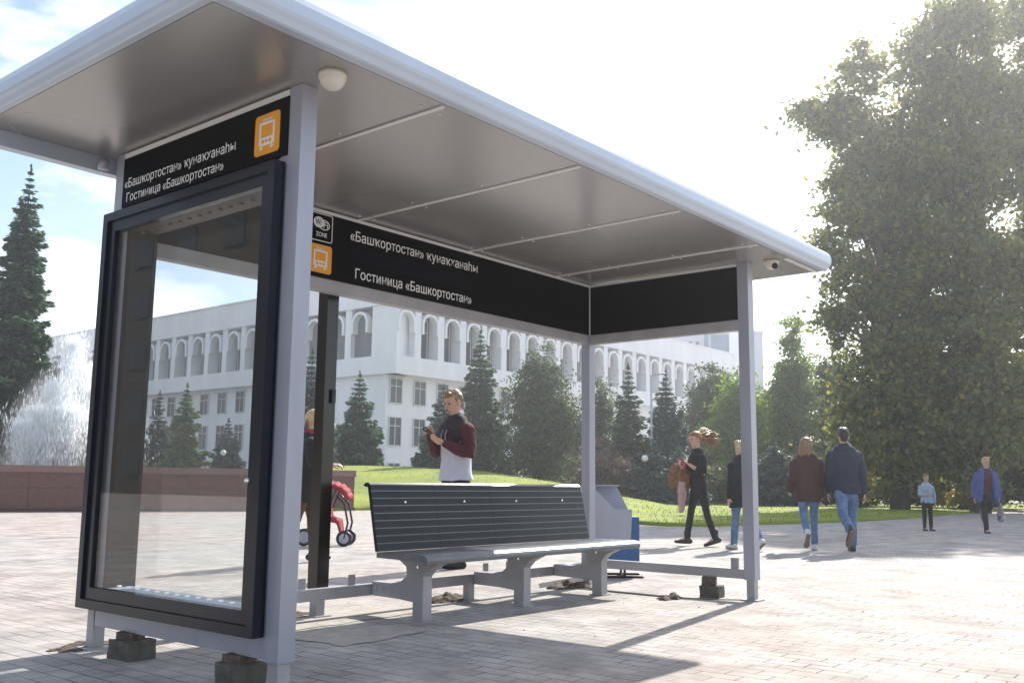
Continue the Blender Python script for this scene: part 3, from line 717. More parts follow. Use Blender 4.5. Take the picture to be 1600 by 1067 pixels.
# ------------------------------------------------------------------ white building with an arcaded top storey
BD = empty('public_building', (45.8, 48.5, 0), 0, 'long white public building with an arcaded top storey behind the spruces', 'building')
def ob(bm, O, e, n, s0, s1, d0, d1, z0, z1):
    O, e, n = Vector(O), Vector(e), Vector(n)
    c = [O+e*s+n*d+Vector((0, 0, z)) for z in (z0, z1) for s, d in ((s0, d0), (s1, d0), (s1, d1), (s0, d1))]
    vv = [bm.verts.new(p) for p in c]
    fs = [bm.faces.new([vv[i] for i in f]) for f in ((0,3,2,1),(4,5,6,7),(0,1,5,4),(1,2,6,5),(2,3,7,6),(3,0,4,7))]
    bmesh.ops.recalc_face_normals(bm, faces=fs)
_win = {}
def window(O, e, n, s, d, z, w, h, mull=1):
    """pane with its frame as a sub-part; meshes shared by size and facing"""
    key = (tuple(e), w, h, mull)
    if key not in _win:
        b = bmesh.new(); ob(b, (0, 0, 0), e, n, -w/2, w/2, 0, .03, 0, h); me = bpy.data.meshes.new('window'); b.to_mesh(me); b.free(); me.materials.append(M_win)
        b = bmesh.new(); t = .07
        for q in ((-w/2-t, -w/2, -t, h+t), (w/2, w/2+t, -t, h+t), (-w/2, w/2, -t, 0), (-w/2, w/2, h, h+t)): ob(b, (0, 0, 0), e, n, q[0], q[1], -.02, .09, q[2], q[3])
        for i in range(mull):
            x = -w/2+w*(i+1)/(mull+1); ob(b, (0, 0, 0), e, n, x-.03, x+.03, .031, .07, 0, h)
        ob(b, (0, 0, 0), e, n, -w/2, w/2, .031, .065, h*.70-.03, h*.70+.03)
        m2 = bpy.data.meshes.new('frame'); b.to_mesh(m2); b.free(); m2.materials.append(M_frame)
        _win[key] = (me, m2)
    a, f = _win[key]
    o = bpy.data.objects.new('window', a); COL.objects.link(o); o.parent = BD
    p = Vector(O)+Vector(e)*s+Vector(n)*d+Vector((0, 0, z)); o.location = p-BD.location
    q = bpy.data.objects.new('frame', f); COL.objects.link(q); q.parent = o
    return o
_arch = {}
def arch(O, e, n, s):
    key = tuple(e)
    if key not in _arch:
        b = bmesh.new(); ro, ri = .90, .70; pts_o, pts_i = [], []
        pts_o.append((ro, -.75)); pts_i.append((ri, -.75))
        for k in range(17):
            a = math.pi*k/16; pts_o.append((ro*math.cos(a), ro*math.sin(a))); pts_i.append((ri*math.cos(a), ri*math.sin(a)))
        pts_o.append((-ro, -.75)); pts_i.append((-ri, -.75))
        ev, nv = Vector(e), Vector(n)
        M_ = lambda p, d: b.verts.new(ev*p[0]+nv*d+Vector((0, 0, p[1])))
        R_ = [[M_(p, d) for p in pp] for pp, d in ((pts_o, .08), (pts_i, .08), (pts_i, -.45), (pts_o, -.45))]
        for i in range(4):
            X, Y = R_[i], R_[(i+1) % 4]
            for k in range(len(X)-1): b.faces.new((X[k], X[k+1], Y[k+1], Y[k]))
        for k in (0, -1): b.faces.new([q[k] for q in R_])
        bmesh.ops.recalc_face_normals(b, faces=b.faces[:])
        me = bpy.data.meshes.new('arch'); b.to_mesh(me); b.free(); me.materials.append(M_wall); _arch[key] = me
    o = bpy.data.objects.new('arch', _arch[key]); COL.objects.link(o); o.parent = BD
    o.location = Vector(O)+Vector(e)*s+Vector((0, 0, 12.72))-BD.location
def facade(O, e, n, first, step, nb, length, low_n, base_n):
    b = bmesh.new()
    ob(b, O, e, n, 0, length, -14, -1.0, 0, 8.80)                 # lower storeys, set back under the overhang
    obj('wall', b, M_wall, BD)
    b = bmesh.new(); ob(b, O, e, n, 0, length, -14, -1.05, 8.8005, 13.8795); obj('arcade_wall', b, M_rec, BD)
    b = bmesh.new(); ob(b, O, e, n, 0, length, -1.0, 0, 8.80, 10.15); obj('floor_band', b, M_wall, BD)
    b = bmesh.new(); ob(b, O, e, n, 0, length, -13.9, .12, 13.88, 15.95); ob(b, O, e, n, 0, length, -13.9, .22, 15.951, 16.08); obj('parapet', b, M_wall, BD)
    for k in range(-1, nb):
        s = first+step*(k+.5); w = .33
        if s-w < 0: continue
        b = bmesh.new(); ob(b, O, e, n, s-w, s+w, -1.04, -.02, 10.1505, 13.8795); obj('pilaster', b, M_wall, BD)
    for k in range(nb):
        s = first+step*k
        arch(O, e, n, s)
        window(O, e, n, s, -1.04, 10.2, 1.25, 3.0, 1)
        if k < low_n:
            window(O, e, n, s, -.985, 6.75, 1.15, 1.75, 1); window(O, e, n, s, -.985, 3.65, 1.15, 2.0, 1)
        if k < base_n: window(O, e, n, s, -.985, 1.55, 1.1, .75, 1)
facade((45.23, 49.5, 0), (0, 1, 0), (-1, 0, 0), 1.35, 2.68, 20, 54.5, 15, 4)
facade((45.67, 47.29, 0), (1, 0, 0), (0, -1, 0), .95, 2.50, 21, 53.5, 8, 4)
b = bmesh.new()
pl = [(45.23, 49.499), (45.23, 48.9), (45.55, 47.5), (45.669, 47.29), (47.5, 48.0), (47.5, 49.499)]
prism(b, pl, lambda p: Vector((p[0], p[1], 8.80)), lambda p: Vector((p[0], p[1], 13.879)))
obj('corner_pier', b, M_wall, BD)
b = bmesh.new(); pl2 = [(45.08, 49.499), (45.10, 48.85), (45.42, 47.4), (45.669, 47.15), (47.5, 48.0), (47.5, 49.499)]
prism(b, pl2, lambda p: Vector((p[0], p[1], 13.8801)), lambda p: Vector((p[0], p[1], 16.08))); obj('corner_parapet', b, M_wall, BD)
b = bmesh.new(); pl3 = [(46.23, 49.499), (46.25, 49.0), (46.5, 48.4), (47.2, 48.29), (48.5, 48.6), (48.5, 49.499)]
prism(b, pl3, lambda p: Vector((p[0], p[1], 0)), lambda p: Vector((p[0], p[1], 8.7995))); obj('corner_wall', b, M_wall, BD)
b = bmesh.new()
for s in (12, 26, 39): ob(b, (45.23, 49.5, 0), (0, 1, 0), (-1, 0, 0), s, s+1.0, -3.5, -2.6, 16.0805, 16.7)
tag(obj('roof_vent', b, M_wall2, BD), kind=None)

# taller block behind
TW = empty('office_tower', G(1115, 132), math.atan2(rt.y, rt.x), 'distant pale lilac office block with blue glazing above the white building', 'building')
ht = ZV(1150, 521, 132); sc_ = 132/F_PX
def tw(u): return (u-1115)*sc_
obj('wall', BX(tw(1030), tw(1197), 0, 9, 0, ht), M_lilac, TW, world_space=False)
obj('blue_glazing', BX(tw(1115), tw(1143), -.12, -.002, ht*.45, ht-.2), M_bglass, TW, world_space=False)
obj('blue_glazing', BX(tw(1104), tw(1111), -.12, -.002, ht*.45, ht-.2), M_bglass, TW, world_space=False)
obj('white_pier', BX(tw(1143.5), tw(1160), -.25, -.002, 0, ht+.1), M_wall, TW, world_space=False)
for r_ in range(4):
    for c_ in range(6):
        x = tw(1036+c_*11); z = ht-2.8-r_*3.1
        b = BX(x, x+.45, -.05, -.002, z, z+1.6); obj('window', b, M_win, TW, world_space=False)
obj('roof_edge', BX(tw(1029), tw(1198), -.2, 9.2, ht+.001, ht+.4), M_lilac, TW, world_space=False)

# brown house on the other side, mirrored in the glass of the case
HB = empty('street_house', (-32, 55, 0), 0, 'brown brick house across the square, seen only as a reflection in the case glass', 'building')
obj('wall', BX(-44, -32, 12, 100, 0, 19.5), mat('brown_brick', (.045, .036, .03), .9, 0, .25, 3), HB)
obj('shop_sign', BX(-31.998, -31.8, 22, 27, 4.2, 5.2), M_bglass, HB)
obj('roof_edge', BX(-44.2, -31.7, 11.8, 100.2, 19.501, 20), M_rec, HB)
M_tan_w = mat('curtained_window', (.022, .022, .024), .3)
for r_ in range(5):
    for c_ in range(16):
        y = 15+c_*5.3; z = 1.2+r_*3.6; obj('window', BX(-31.998, -31.9, y, y+2.2, z, z+2.0), M_tan_w, HB)

# ------------------------------------------------------------------ trees
def trunk_mesh(path, rad, limbs=()):
    b = bmesh.new(); tube(b, path, rad, 10)
    for p, r_ in limbs: tube(b, p, r_, 6)
    me = bpy.data.meshes.new('trunk'); b.normal_update(); b.to_mesh(me); b.free()
    me.polygons.foreach_set('use_smooth', [True]*len(me.polygons)); return me
def spruce_mesh(h, r, seed, dens=1.0, card=.16, base=.04, droop=.32):
    rng = np.random.default_rng(seed); C, S, D = [], [], []
    nl = int(12+h*2.7)
    for i in range(nl):
        f = i/(nl-1); z0 = h*(base+(1-base)*f**1.05*.985)
        Lb = r*((1-f)**.80)*(.85+.3*rng.random())+.06
        nbr = 7+int(5*(1-f)+rng.random()*2)
        a0 = rng.random()*6.28
        for j in range(nbr):
            a = a0+6.283*j/nbr+rng.normal(0, .15); lb = Lb*(.58+.55*rng.random()); dr = droop*(1-f*1.5)+rng.normal(0, .06)
            n = max(8, int(dens*lb*lb*40+dens*lb*22)); t = np.sqrt(rng.random(n))*(1) if lb > .5 else rng.random(n)
            wid = lb*.36*np.sin(np.clip(t*1.05, 0, 1)*math.pi)**.8+.03
            lat = (rng.random(n)*2-1)*wid
            rr = t*lb; zz = z0-dr*rr+.22*dr*rr*rr/max(lb, .1)*1.6-np.abs(lat)*.35-rng.random(n)*(.10+.10*lb)
            x = rr*math.cos(a)-lat*math.sin(a); y = rr*math.sin(a)+lat*math.cos(a)
            C.append(np.stack([x, y, zz], 1))
            sg = np.sign(lat)*.8
            dx = np.cos(a)-sg*math.sin(a); dy = np.sin(a)+sg*math.cos(a)
            D.append(np.stack([dx, dy, np.full(n, -.25)], 1))
            S.append(np.full(n, card)*(.55+.6*rng.random(n))*(.55+.45*min(1, lb/.8)))
    # leader
    n = 14; C.append(np.stack([rng.normal(0, .02, n), rng.normal(0, .02, n), h*(.97+.04*rng.random(n))], 1)); D.append(np.tile([0, 0, 1.0], (n, 1))); S.append(np.full(n, card*.6))
    C, D, S = np.concatenate(C), np.concatenate(D), np.concatenate(S)
    C[:, 2] = np.maximum(C[:, 2], .05)
    D /= np.linalg.norm(D, axis=1)[:, None]; D = D+rng.normal(0, .22, D.shape); D /= np.linalg.norm(D, axis=1)[:, None]
    b = np.cross(D, np.array([0, 0, 1.0])+rng.normal(0, .45, D.shape)); b /= np.linalg.norm(b, axis=1)[:, None]+1e-9
    s = S[:, None]
    V = np.stack([C+D*s, C+b*s*.42, C-D*s, C-b*s*.42], 1)
    return quads_mesh('crown', V), trunk_mesh([(0, 0, -.1), (0, 0, h*.5), (0, 0, h*.96)], [.02*h+.03, .012*h, .01])
def place_tree(name, loc, meshes, mat_, label, cat='tree', group=None, rz=0, sc=1):
    t = empty(name, loc, rz, label, cat, group); t.scale = (sc, sc, sc) if not isinstance(sc, tuple) else sc
    link('crown', meshes[0].copy() if meshes[0].materials and meshes[0].materials[0] != mat_ else meshes[0], None, t)
    cr_ = t.children[-1] if False else [o for o in COL.objects if o.parent == t][-1]
    if not cr_.data.materials: cr_.data.materials.append(mat_)
    else: cr_.data.materials[0] = mat_
    if meshes[1]:
        link('trunk', meshes[1], None if meshes[1].materials else M_trunk, t)
    return t
def h_for(u, v, d): return ZV(u, v, d)
GS = 'spruces in the park'
# the tall one behind the fountain wall
place_tree('spruce_tree', G(6, 42), spruce_mesh(h_for(12, 262, 42), 2.55, 1, 1.2, .20, .04, .50), M_spruce, 'tall dark spruce at the left edge beside the fountain', group=GS)
spr = [  # px, top y, distance, half width, material, label
    (241, 612, 56, 1.05, M_bspruce, 'slim blue spruce behind the case glass, left of the yellow-green one'),
    (284, 600, 54, 1.35, M_lspruce, 'yellow-green young spruce seen through the case glass'),
    (480, 545, 46, 1.7, M_bspruce, 'tall blue spruce beside the black middle post, next to the blond person'),
    (557, 582, 50, 1.75, M_spruce, 'broad dark green spruce right of the black middle post'),
    (690, 603, 52, 1.8, M_bspruce, 'blue spruce directly behind the man with the phone'),
    (748, 513, 52, 1.75, M_spruce, 'tall narrow dark spruce just right of the man with the phone'),
    (983, 570, 47, 1.25, M_spruce, 'slender pointed spruce right of the rear post'),
    (1042, 580, 46, 1.5, M_bspruce, 'loose grey-green spruce behind the thin white lamp mast'),
    (1022, 690, 43.6, 1.15, M_bspruce, 'small silvery spruce at the lawn edge behind the white globe lamp'),
    (1062, 700, 43.8, 1.2, M_bspruce, 'small silvery spruce just left of the woman with flying hair'),
    (1212, 690, 45, 1.6, M_bspruce, 'small pale spruce between the right post and the couple'),
    (352, 655, 57, 1.2, M_bspruce, 'squat blue spruce near the right edge of the case glass'),
]
for i, (u, v, d, w, m_, lab) in enumerate(spr):
    h = h_for(u, v, d)
    place_tree('spruce_tree', G(u, d), spruce_mesh(h, w*1.22, 20+i, 1.25, .17, .02, .30), m_, lab, group=GS)
def crown(blobs, nclump, nleaf, size, seed, spread=.5, fill=.45):
    rng = np.random.default_rng(seed); vol = np.array([b[3]*b[4]*b[5] for b in blobs]); pr = vol**.8; pr /= pr.sum()
    K = rng.choice(len(blobs), nclump, p=pr); cl = []
    for k in K:
        b = blobs[k]; d = rng.normal(size=3); d /= np.linalg.norm(d); rr = rng.random()**fill
        # lumpy outline
        q = .82+.36*noise.noise(Vector((d[0]*1.7+seed+k, d[1]*1.7, d[2]*1.7)))
        cl.append((b[0]+d[0]*b[3]*rr*q, b[1]+d[1]*b[4]*rr*q, b[2]+d[2]*b[5]*rr*q))
    cl = np.array(cl); sz = spread*(.5+.9*rng.random(len(cl)))
    n = nleaf; idx = np.repeat(np.arange(len(cl)), n)
    off = rng.normal(size=(len(idx), 3))*(sz[idx][:, None])*np.array([1, 1, .62])*.55
    off[:, 2] -= .12*np.abs(off[:, 0]+off[:, 1])
    C = cl[idx]+off
    C = C[C[:, 2] > .15]
    return quads_mesh('crown', leaves(C, size, rng, .6)), cl
def broadleaf(name, loc, blobs, nclump, nleaf, size, seed, mat_, label, h, tr=.25, spread=.55, group=None, cat='tree', nl=24, fill=.45):
    me, cl = crown(blobs, nclump, nleaf, size, seed, spread, fill)
    rnd = random.Random(seed); limbs = []
    for k in range(nl):
        p = cl[rnd.randrange(len(cl))]; z0 = min(max(.25*h, p[2]-.25*h*rnd.random()-.8), h*.8)
        mid = (p[0]*.45, p[1]*.45, z0*.55+p[2]*.45)
        limbs.append(([(0, 0, z0), mid, tuple(p)], [tr*.35*(1-z0/h)+.03, tr*.2*(1-z0/h)+.02, .012]))
    tm = trunk_mesh([(0, 0, -.1), (.05, .03, h*.25), (-.04, .05, h*.55), (.03, 0, h*.85)], [tr*1.25, tr, tr*.6, .04], limbs)
    return place_tree(name, loc, (me, tm), mat_, label, cat, group, rz=0)
# local x of a crown runs to the right in the photo, local y away
def rot_tree(t): t.rotation_euler = (0, 0, math.atan2(rt.y, rt.x)); return t
GB = 'big broadleaf trees on the right'
# dark wide conifer-like tree in the middle
h = h_for(842, 530, 50)
rot_tree(broadleaf('broad_dark_tree', G(840, 50), [(0, 0, h*.30, 2.35, 2.0, h*.30), (-.2, 0, h*.58, 2.0, 1.7, h*.28), (.1, 0, h*.80, 1.2, 1.0, h*.18), (1.2, 0, h*.5, 1.2, 1, h*.25)], 480, 55, .085, 61, M_dk, 'wide dark evergreen filling the gap between the man and the rear post', h, .2))
h = h_for(938, 575, 49)
rot_tree(broadleaf('broad_dark_tree', G(938, 49.5), [(0, 0, h*.42, 1.1, 1, h*.42), (.1, 0, h*.72, .6, .6, h*.25)], 150, 55, .08, 62, M_dk, 'ragged dark evergreen showing either side of the rear post', h, .15))
h = h_for(942, 690, 44.5)
rot_tree(broadleaf('rusty_shrub', G(936, 44.5), [(0, 0, h*.5, 1.5, 1.2, h*.55), (.7, 0, h*.4, 1.0, 1, h*.45)], 130, 60, .06, 63, M_pink, 'rounded rusty pink shrub at the foot of the rear post', h, .06, .4, cat='shrub', nl=12))
h = h_for(1105, 562, 58)
rot_tree(broadleaf('park_tree', G(1105, 58), [(0, 0, h*.5, 1.9, 1.8, h*.42), (.5, 0, h*.75, 1.3, 1.2, h*.25)], 260, 55, .10, 64, M_dk, 'dark rounded tree above the woman with flying hair', h, .2))
h = h_for(1150, 572, 54)
rot_tree(broadleaf('park_tree', G(1152, 54), [(0, 0, h*.5, 1.7, 1.6, h*.45), (.3, 0, h*.75, 1.2, 1.2, h*.25), (-.9, 0, h*.5, 1.0, 1, h*.25)], 260, 55, .10, 65, M_green, 'fresh green tree directly behind the right front post', h, .2))
h = h_for(1248, 492, 56)
rot_tree(broadleaf('park_tree', G(1245, 56), [(0, 0, h*.45, 1.5, 1.4, h*.42), (0, 0, h*.70, 1.1, 1.0, h*.25), (.05, 0, h*.90, .5, .5, h*.11), (-.6, 0, h*.5, 1.2, 1.1, h*.25)], 330, 55, .10, 66, M_poplar, 'pale green upright tree with a pointed top above the couple', h, .2, .5))
h = h_for(1300, 535, 58)
rot_tree(broadleaf('park_tree', G(1305, 58), [(0, 0, h*.5, 1.7, 1.6, h*.48), (0, 0, h*.78, 1.0, 1, h*.22), (1.2, 0, h*.5, 1.4, 1.2, h*.4)], 330, 55, .11, 67, M_dk, 'dark green tree between the pale upright tree and the big trees', h, .2))
h = h_for(1195, 585, 60)
rot_tree(broadleaf('park_tree', G(1198, 60), [(0, 0, h*.5, 1.8, 1.5, h*.48)], 240, 55, .11, 68, M_green, 'low fresh green tree just right of the right front post', h, .2))
h = h_for(1338, 590, 42)
rot_tree(broadleaf('park_tree', G(1338, 42.5), [(0, 0, h*.62, .8, .8, h*.34), (.2, 0, h*.4, .6, .6, h*.25)], 90, 50, .085, 69, M_yellow, 'slim young tree with yellow autumn leaves left of the big trees', h, .08, .4))
# the big trees (crowns reach nearly to the ground)
D1 = 40
def big(u, d, top, blobs, n, seed, lab, tr=.33):
    h = h_for(u, top, d); k = d/F_PX
    bl = [((x-u)*k, dy, ZV(x, y, d), rx*k, rx*k*.9, ry*k) for x, y, rx, ry, dy in blobs]
    return rot_tree(broadleaf('big_tree', G(u, d), bl, int(n*1.0), 84, .125, seed, M_big, lab, h, tr, .66, GB, nl=110, fill=.42))
big(1405, 40, 62, [(1368, 112, 50, 60, 0), (1345, 165, 38, 42, 0), (1385, 230, 85, 75, 0), (1288, 172, 32, 17, 0), (1320, 200, 40, 40, 0), (1395, 330, 105, 85, .5), (1335, 290, 40, 40, 0), (1300, 392, 36, 22, 0), (1375, 440, 82, 80, 0), (1330, 500, 45, 50, 0), (1400, 580, 95, 110, -.3), (1440, 690, 130, 100, 0), (1345, 640, 55, 70, 0), (1460, 470, 100, 120, .6), (1455, 250, 60, 80, .5)], 640, 71, 'big olive tree nearest the shelter, left of the tallest crown')
big(1530, 39, -60, [(1560, 20, 80, 90, 0), (1480, 75, 55, 62, 0), (1520, 150, 90, 80, 0), (1600, 150, 70, 90, 0), (1480, 240, 75, 80, 0), (1570, 270, 105, 95, .5), (1500, 370, 90, 100, 0), (1580, 440, 105, 110, 0), (1520, 540, 100, 110, 0), (1540, 660, 110, 110, 0), (1455, 130, 35, 35, 0)], 680, 72, 'tallest big tree, its top cut off by the photo edge, dark trunk showing')
big(1690, 41, -120, [(1690, 30, 100, 120, 0), (1650, 200, 90, 110, 0), (1700, 400, 120, 150, 0), (1660, 600, 110, 160, 0)], 520, 73, 'big olive tree at the right edge of the photo')
# shrubs under the big trees
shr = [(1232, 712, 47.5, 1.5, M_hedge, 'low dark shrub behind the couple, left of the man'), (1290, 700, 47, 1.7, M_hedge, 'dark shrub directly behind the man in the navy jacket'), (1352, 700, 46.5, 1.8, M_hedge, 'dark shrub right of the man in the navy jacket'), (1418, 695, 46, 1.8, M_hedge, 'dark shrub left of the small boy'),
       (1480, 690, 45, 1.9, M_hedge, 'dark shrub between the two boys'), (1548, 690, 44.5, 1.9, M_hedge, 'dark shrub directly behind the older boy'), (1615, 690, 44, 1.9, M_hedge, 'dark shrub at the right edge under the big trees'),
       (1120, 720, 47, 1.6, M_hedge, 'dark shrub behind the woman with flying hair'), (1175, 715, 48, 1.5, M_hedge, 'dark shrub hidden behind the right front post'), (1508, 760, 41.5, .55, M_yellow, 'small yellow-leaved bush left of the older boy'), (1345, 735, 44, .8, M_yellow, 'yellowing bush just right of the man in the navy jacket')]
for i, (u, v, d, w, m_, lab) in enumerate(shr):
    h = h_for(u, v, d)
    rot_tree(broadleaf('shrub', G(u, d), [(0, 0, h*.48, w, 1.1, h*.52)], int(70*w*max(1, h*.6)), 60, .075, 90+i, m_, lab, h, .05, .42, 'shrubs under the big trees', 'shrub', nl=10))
# a darker wood further back closes the view under the crowns
for i, (u, v, d, w, lab) in enumerate([(1345, 610, 66, 3.2, 'distant dark tree behind the yellow young tree'), (1450, 560, 68, 3.6, 'distant dark tree seen under the left big tree'), (1560, 560, 66, 3.8, 'distant dark tree seen under the tallest big tree'), (1680, 560, 66, 3.8, 'distant dark tree at the right edge behind the big trees'), (895, 640, 62, 2.2, 'distant dark tree left of the rear post, behind the evergreens'), (1075, 640, 62, 2.4, 'distant dark tree behind the silvery spruces')]):
    h = h_for(u, v, d)
    rot_tree(broadleaf('park_tree', G(u, d), [(0, 0, h*.45, w, w*.8, h*.48), (.4, 0, h*.7, w*.7, w*.6, h*.3)], 320, 55, .14, 120+i, M_dk, lab, h, .2, .7))

# ------------------------------------------------------------------ lamps
def mast(u, d, vtop, lab, r0_=.07):
    h = ZV(u, vtop, d); o = empty('lamp_mast', G(u, d), 0, lab, 'street lamp')
    b = bmesh.new(); tube(b, [(0, 0, 0), (0, 0, h*.6), (0, 0, h)], [r0_, r0_*.8, r0_*.6], 10); local_obj('pole', b, M_roof, o, smooth=True)
    b = bmesh.new(); tube(b, [(0, 0, h), (.15, -.1, h+.1), (.6, -.4, h+.16)], [.03, .028, .04], 8); local_obj('lamp_head', b, M_paint, o, smooth=True)
mast(1019, 45.5, 588, 'thin white lamp mast among the spruces right of the rear post')
mast(184, 17, -40, 'slim lamp mast rising over the left edge of the shelter roof', .045)
def globe(u, v, d, lab):
    z = ZV(u, v, d); o = empty('globe_lamp', G(u, d), 0, lab, 'garden lamp', 'white globe lamps on the lawn')
    b = bmesh.new(); tube(b, [(0, 0, 0), (0, 0, z-.15)], .035, 8); local_obj('pole', b, M_dark, o)
    b = bmesh.new(); ball(b, (0, 0, z), .15, 14); local_obj('globe', b, M_white, o, smooth=True)
globe(1008, 716, 43.2, 'white globe lamp on a thin pole left of the woman with flying hair')
globe(346, 707, 52, 'white globe lamp seen through the case glass')
#PART3
# ------------------------------------------------------------------ people
def fuse(name, bm, voxel, mats, parent, smooth=4, wrinkle=0, wfreq=9, pick=None, seed=0):
    """join overlapping tapered forms into one continuous skin"""
    me = bpy.data.meshes.new('tmp'); bm.normal_update(); bm.to_mesh(me); bm.free()
    o = bpy.data.objects.new('tmp', me); COL.objects.link(o)
    a = o.modifiers.new('r', 'REMESH'); a.mode = 'VOXEL'; a.voxel_size = voxel
    s = o.modifiers.new('s', 'SMOOTH'); s.factor = .5; s.iterations = smooth
    dg = bpy.context.evaluated_depsgraph_get(); m2 = bpy.data.meshes.new_from_object(o.evaluated_get(dg))
    bpy.data.objects.remove(o); bpy.data.meshes.remove(me)
    m2.name = name
    if wrinkle:
        n = len(m2.vertices); co = np.zeros(n*3, np.float32); no = np.zeros(n*3, np.float32)
        m2.vertices.foreach_get('co', co); m2.vertex_normals.foreach_get('vector', no)
        co = co.reshape(-1, 3); no = no.reshape(-1, 3)
        for i in range(n):
            p = Vector((co[i][0]*wfreq+seed, co[i][1]*wfreq, co[i][2]*wfreq*.6))
            co[i] += no[i]*wrinkle*(noise.noise(p)+.5*noise.noise(p*2.3))
        m2.vertices.foreach_set('co', co.ravel()); m2.update()
    m2.polygons.foreach_set('use_smooth', [True]*len(m2.polygons))
    ob_ = link(name, m2, mats, parent)
    if pick:
        idx = np.zeros(len(m2.polygons), np.int32)
        for i, p in enumerate(m2.polygons): idx[i] = pick(p.center)
        m2.polygons.foreach_set('material_index', idx)
    return ob_
M_skin = mat('skin', (.50, .29, .20), .5, 0, .08, 6)
M_eye = mat('eye', (.02, .018, .015), .15)
M_blond = mat('dark_blond_hair', (.20, .125, .06), .45, 0, .45, 30)
M_lblond = mat('pale_blond_hair', (.46, .34, .18), .45, 0, .3, 40)
M_auburn = mat('auburn_hair', (.24, .10, .035), .4, 0, .35, 40)
M_brownh = mat('light_brown_hair', (.22, .125, .06), .45, 0, .35, 40)
M_blackh = mat('black_hair', (.014, .012, .011), .45)
def cloth(n, c, v=.15): return mat(n, c, .85, 0, v, 12, .25, 120)
M_maroon = cloth('maroon_cotton', (.070, .012, .018)); M_grey_t = cloth('light_grey_cotton', (.50, .50, .58), .06); M_blk = cloth('black_cotton', (.012, .012, .015))
M_darkm = cloth('dark_plum_cotton', (.030, .014, .018)); M_navyc = cloth('navy_jacket', (.018, .024, .045)); M_jean = cloth('washed_denim', (.10, .17, .30), .3); M_brownc = cloth('dark_maroon_coat', (.055, .022, .020))
M_bluej = cloth('blue_anorak', (.055, .085, .26)); M_ltblue = cloth('pale_blue_shirt', (.28, .36, .46)); M_dkt = cloth('dark_trousers', (.016, .015, .020))
M_shoe = mat('dark_shoe', (.02, .017, .015), .5); M_tan = mat('tan_sole_shoe', (.22, .16, .12), .7); M_wshoe = mat('white_shoe', (.55, .55, .56), .6)
M_red = cloth('red_knit', (.30, .03, .034)); M_fur = mat('brown_fur', (.20, .10, .055), .9, 0, .5, 30, .9, 60); M_liner = cloth('dusty_pink_lining', (.42, .28, .27))
M_phone = mat('phone_glass', (.012, .012, .014), .12); M_pinkc = mat('pink_phone_case', (.36, .04, .14), .4); M_brownt = cloth('brown_trousers', (.10, .055, .025))

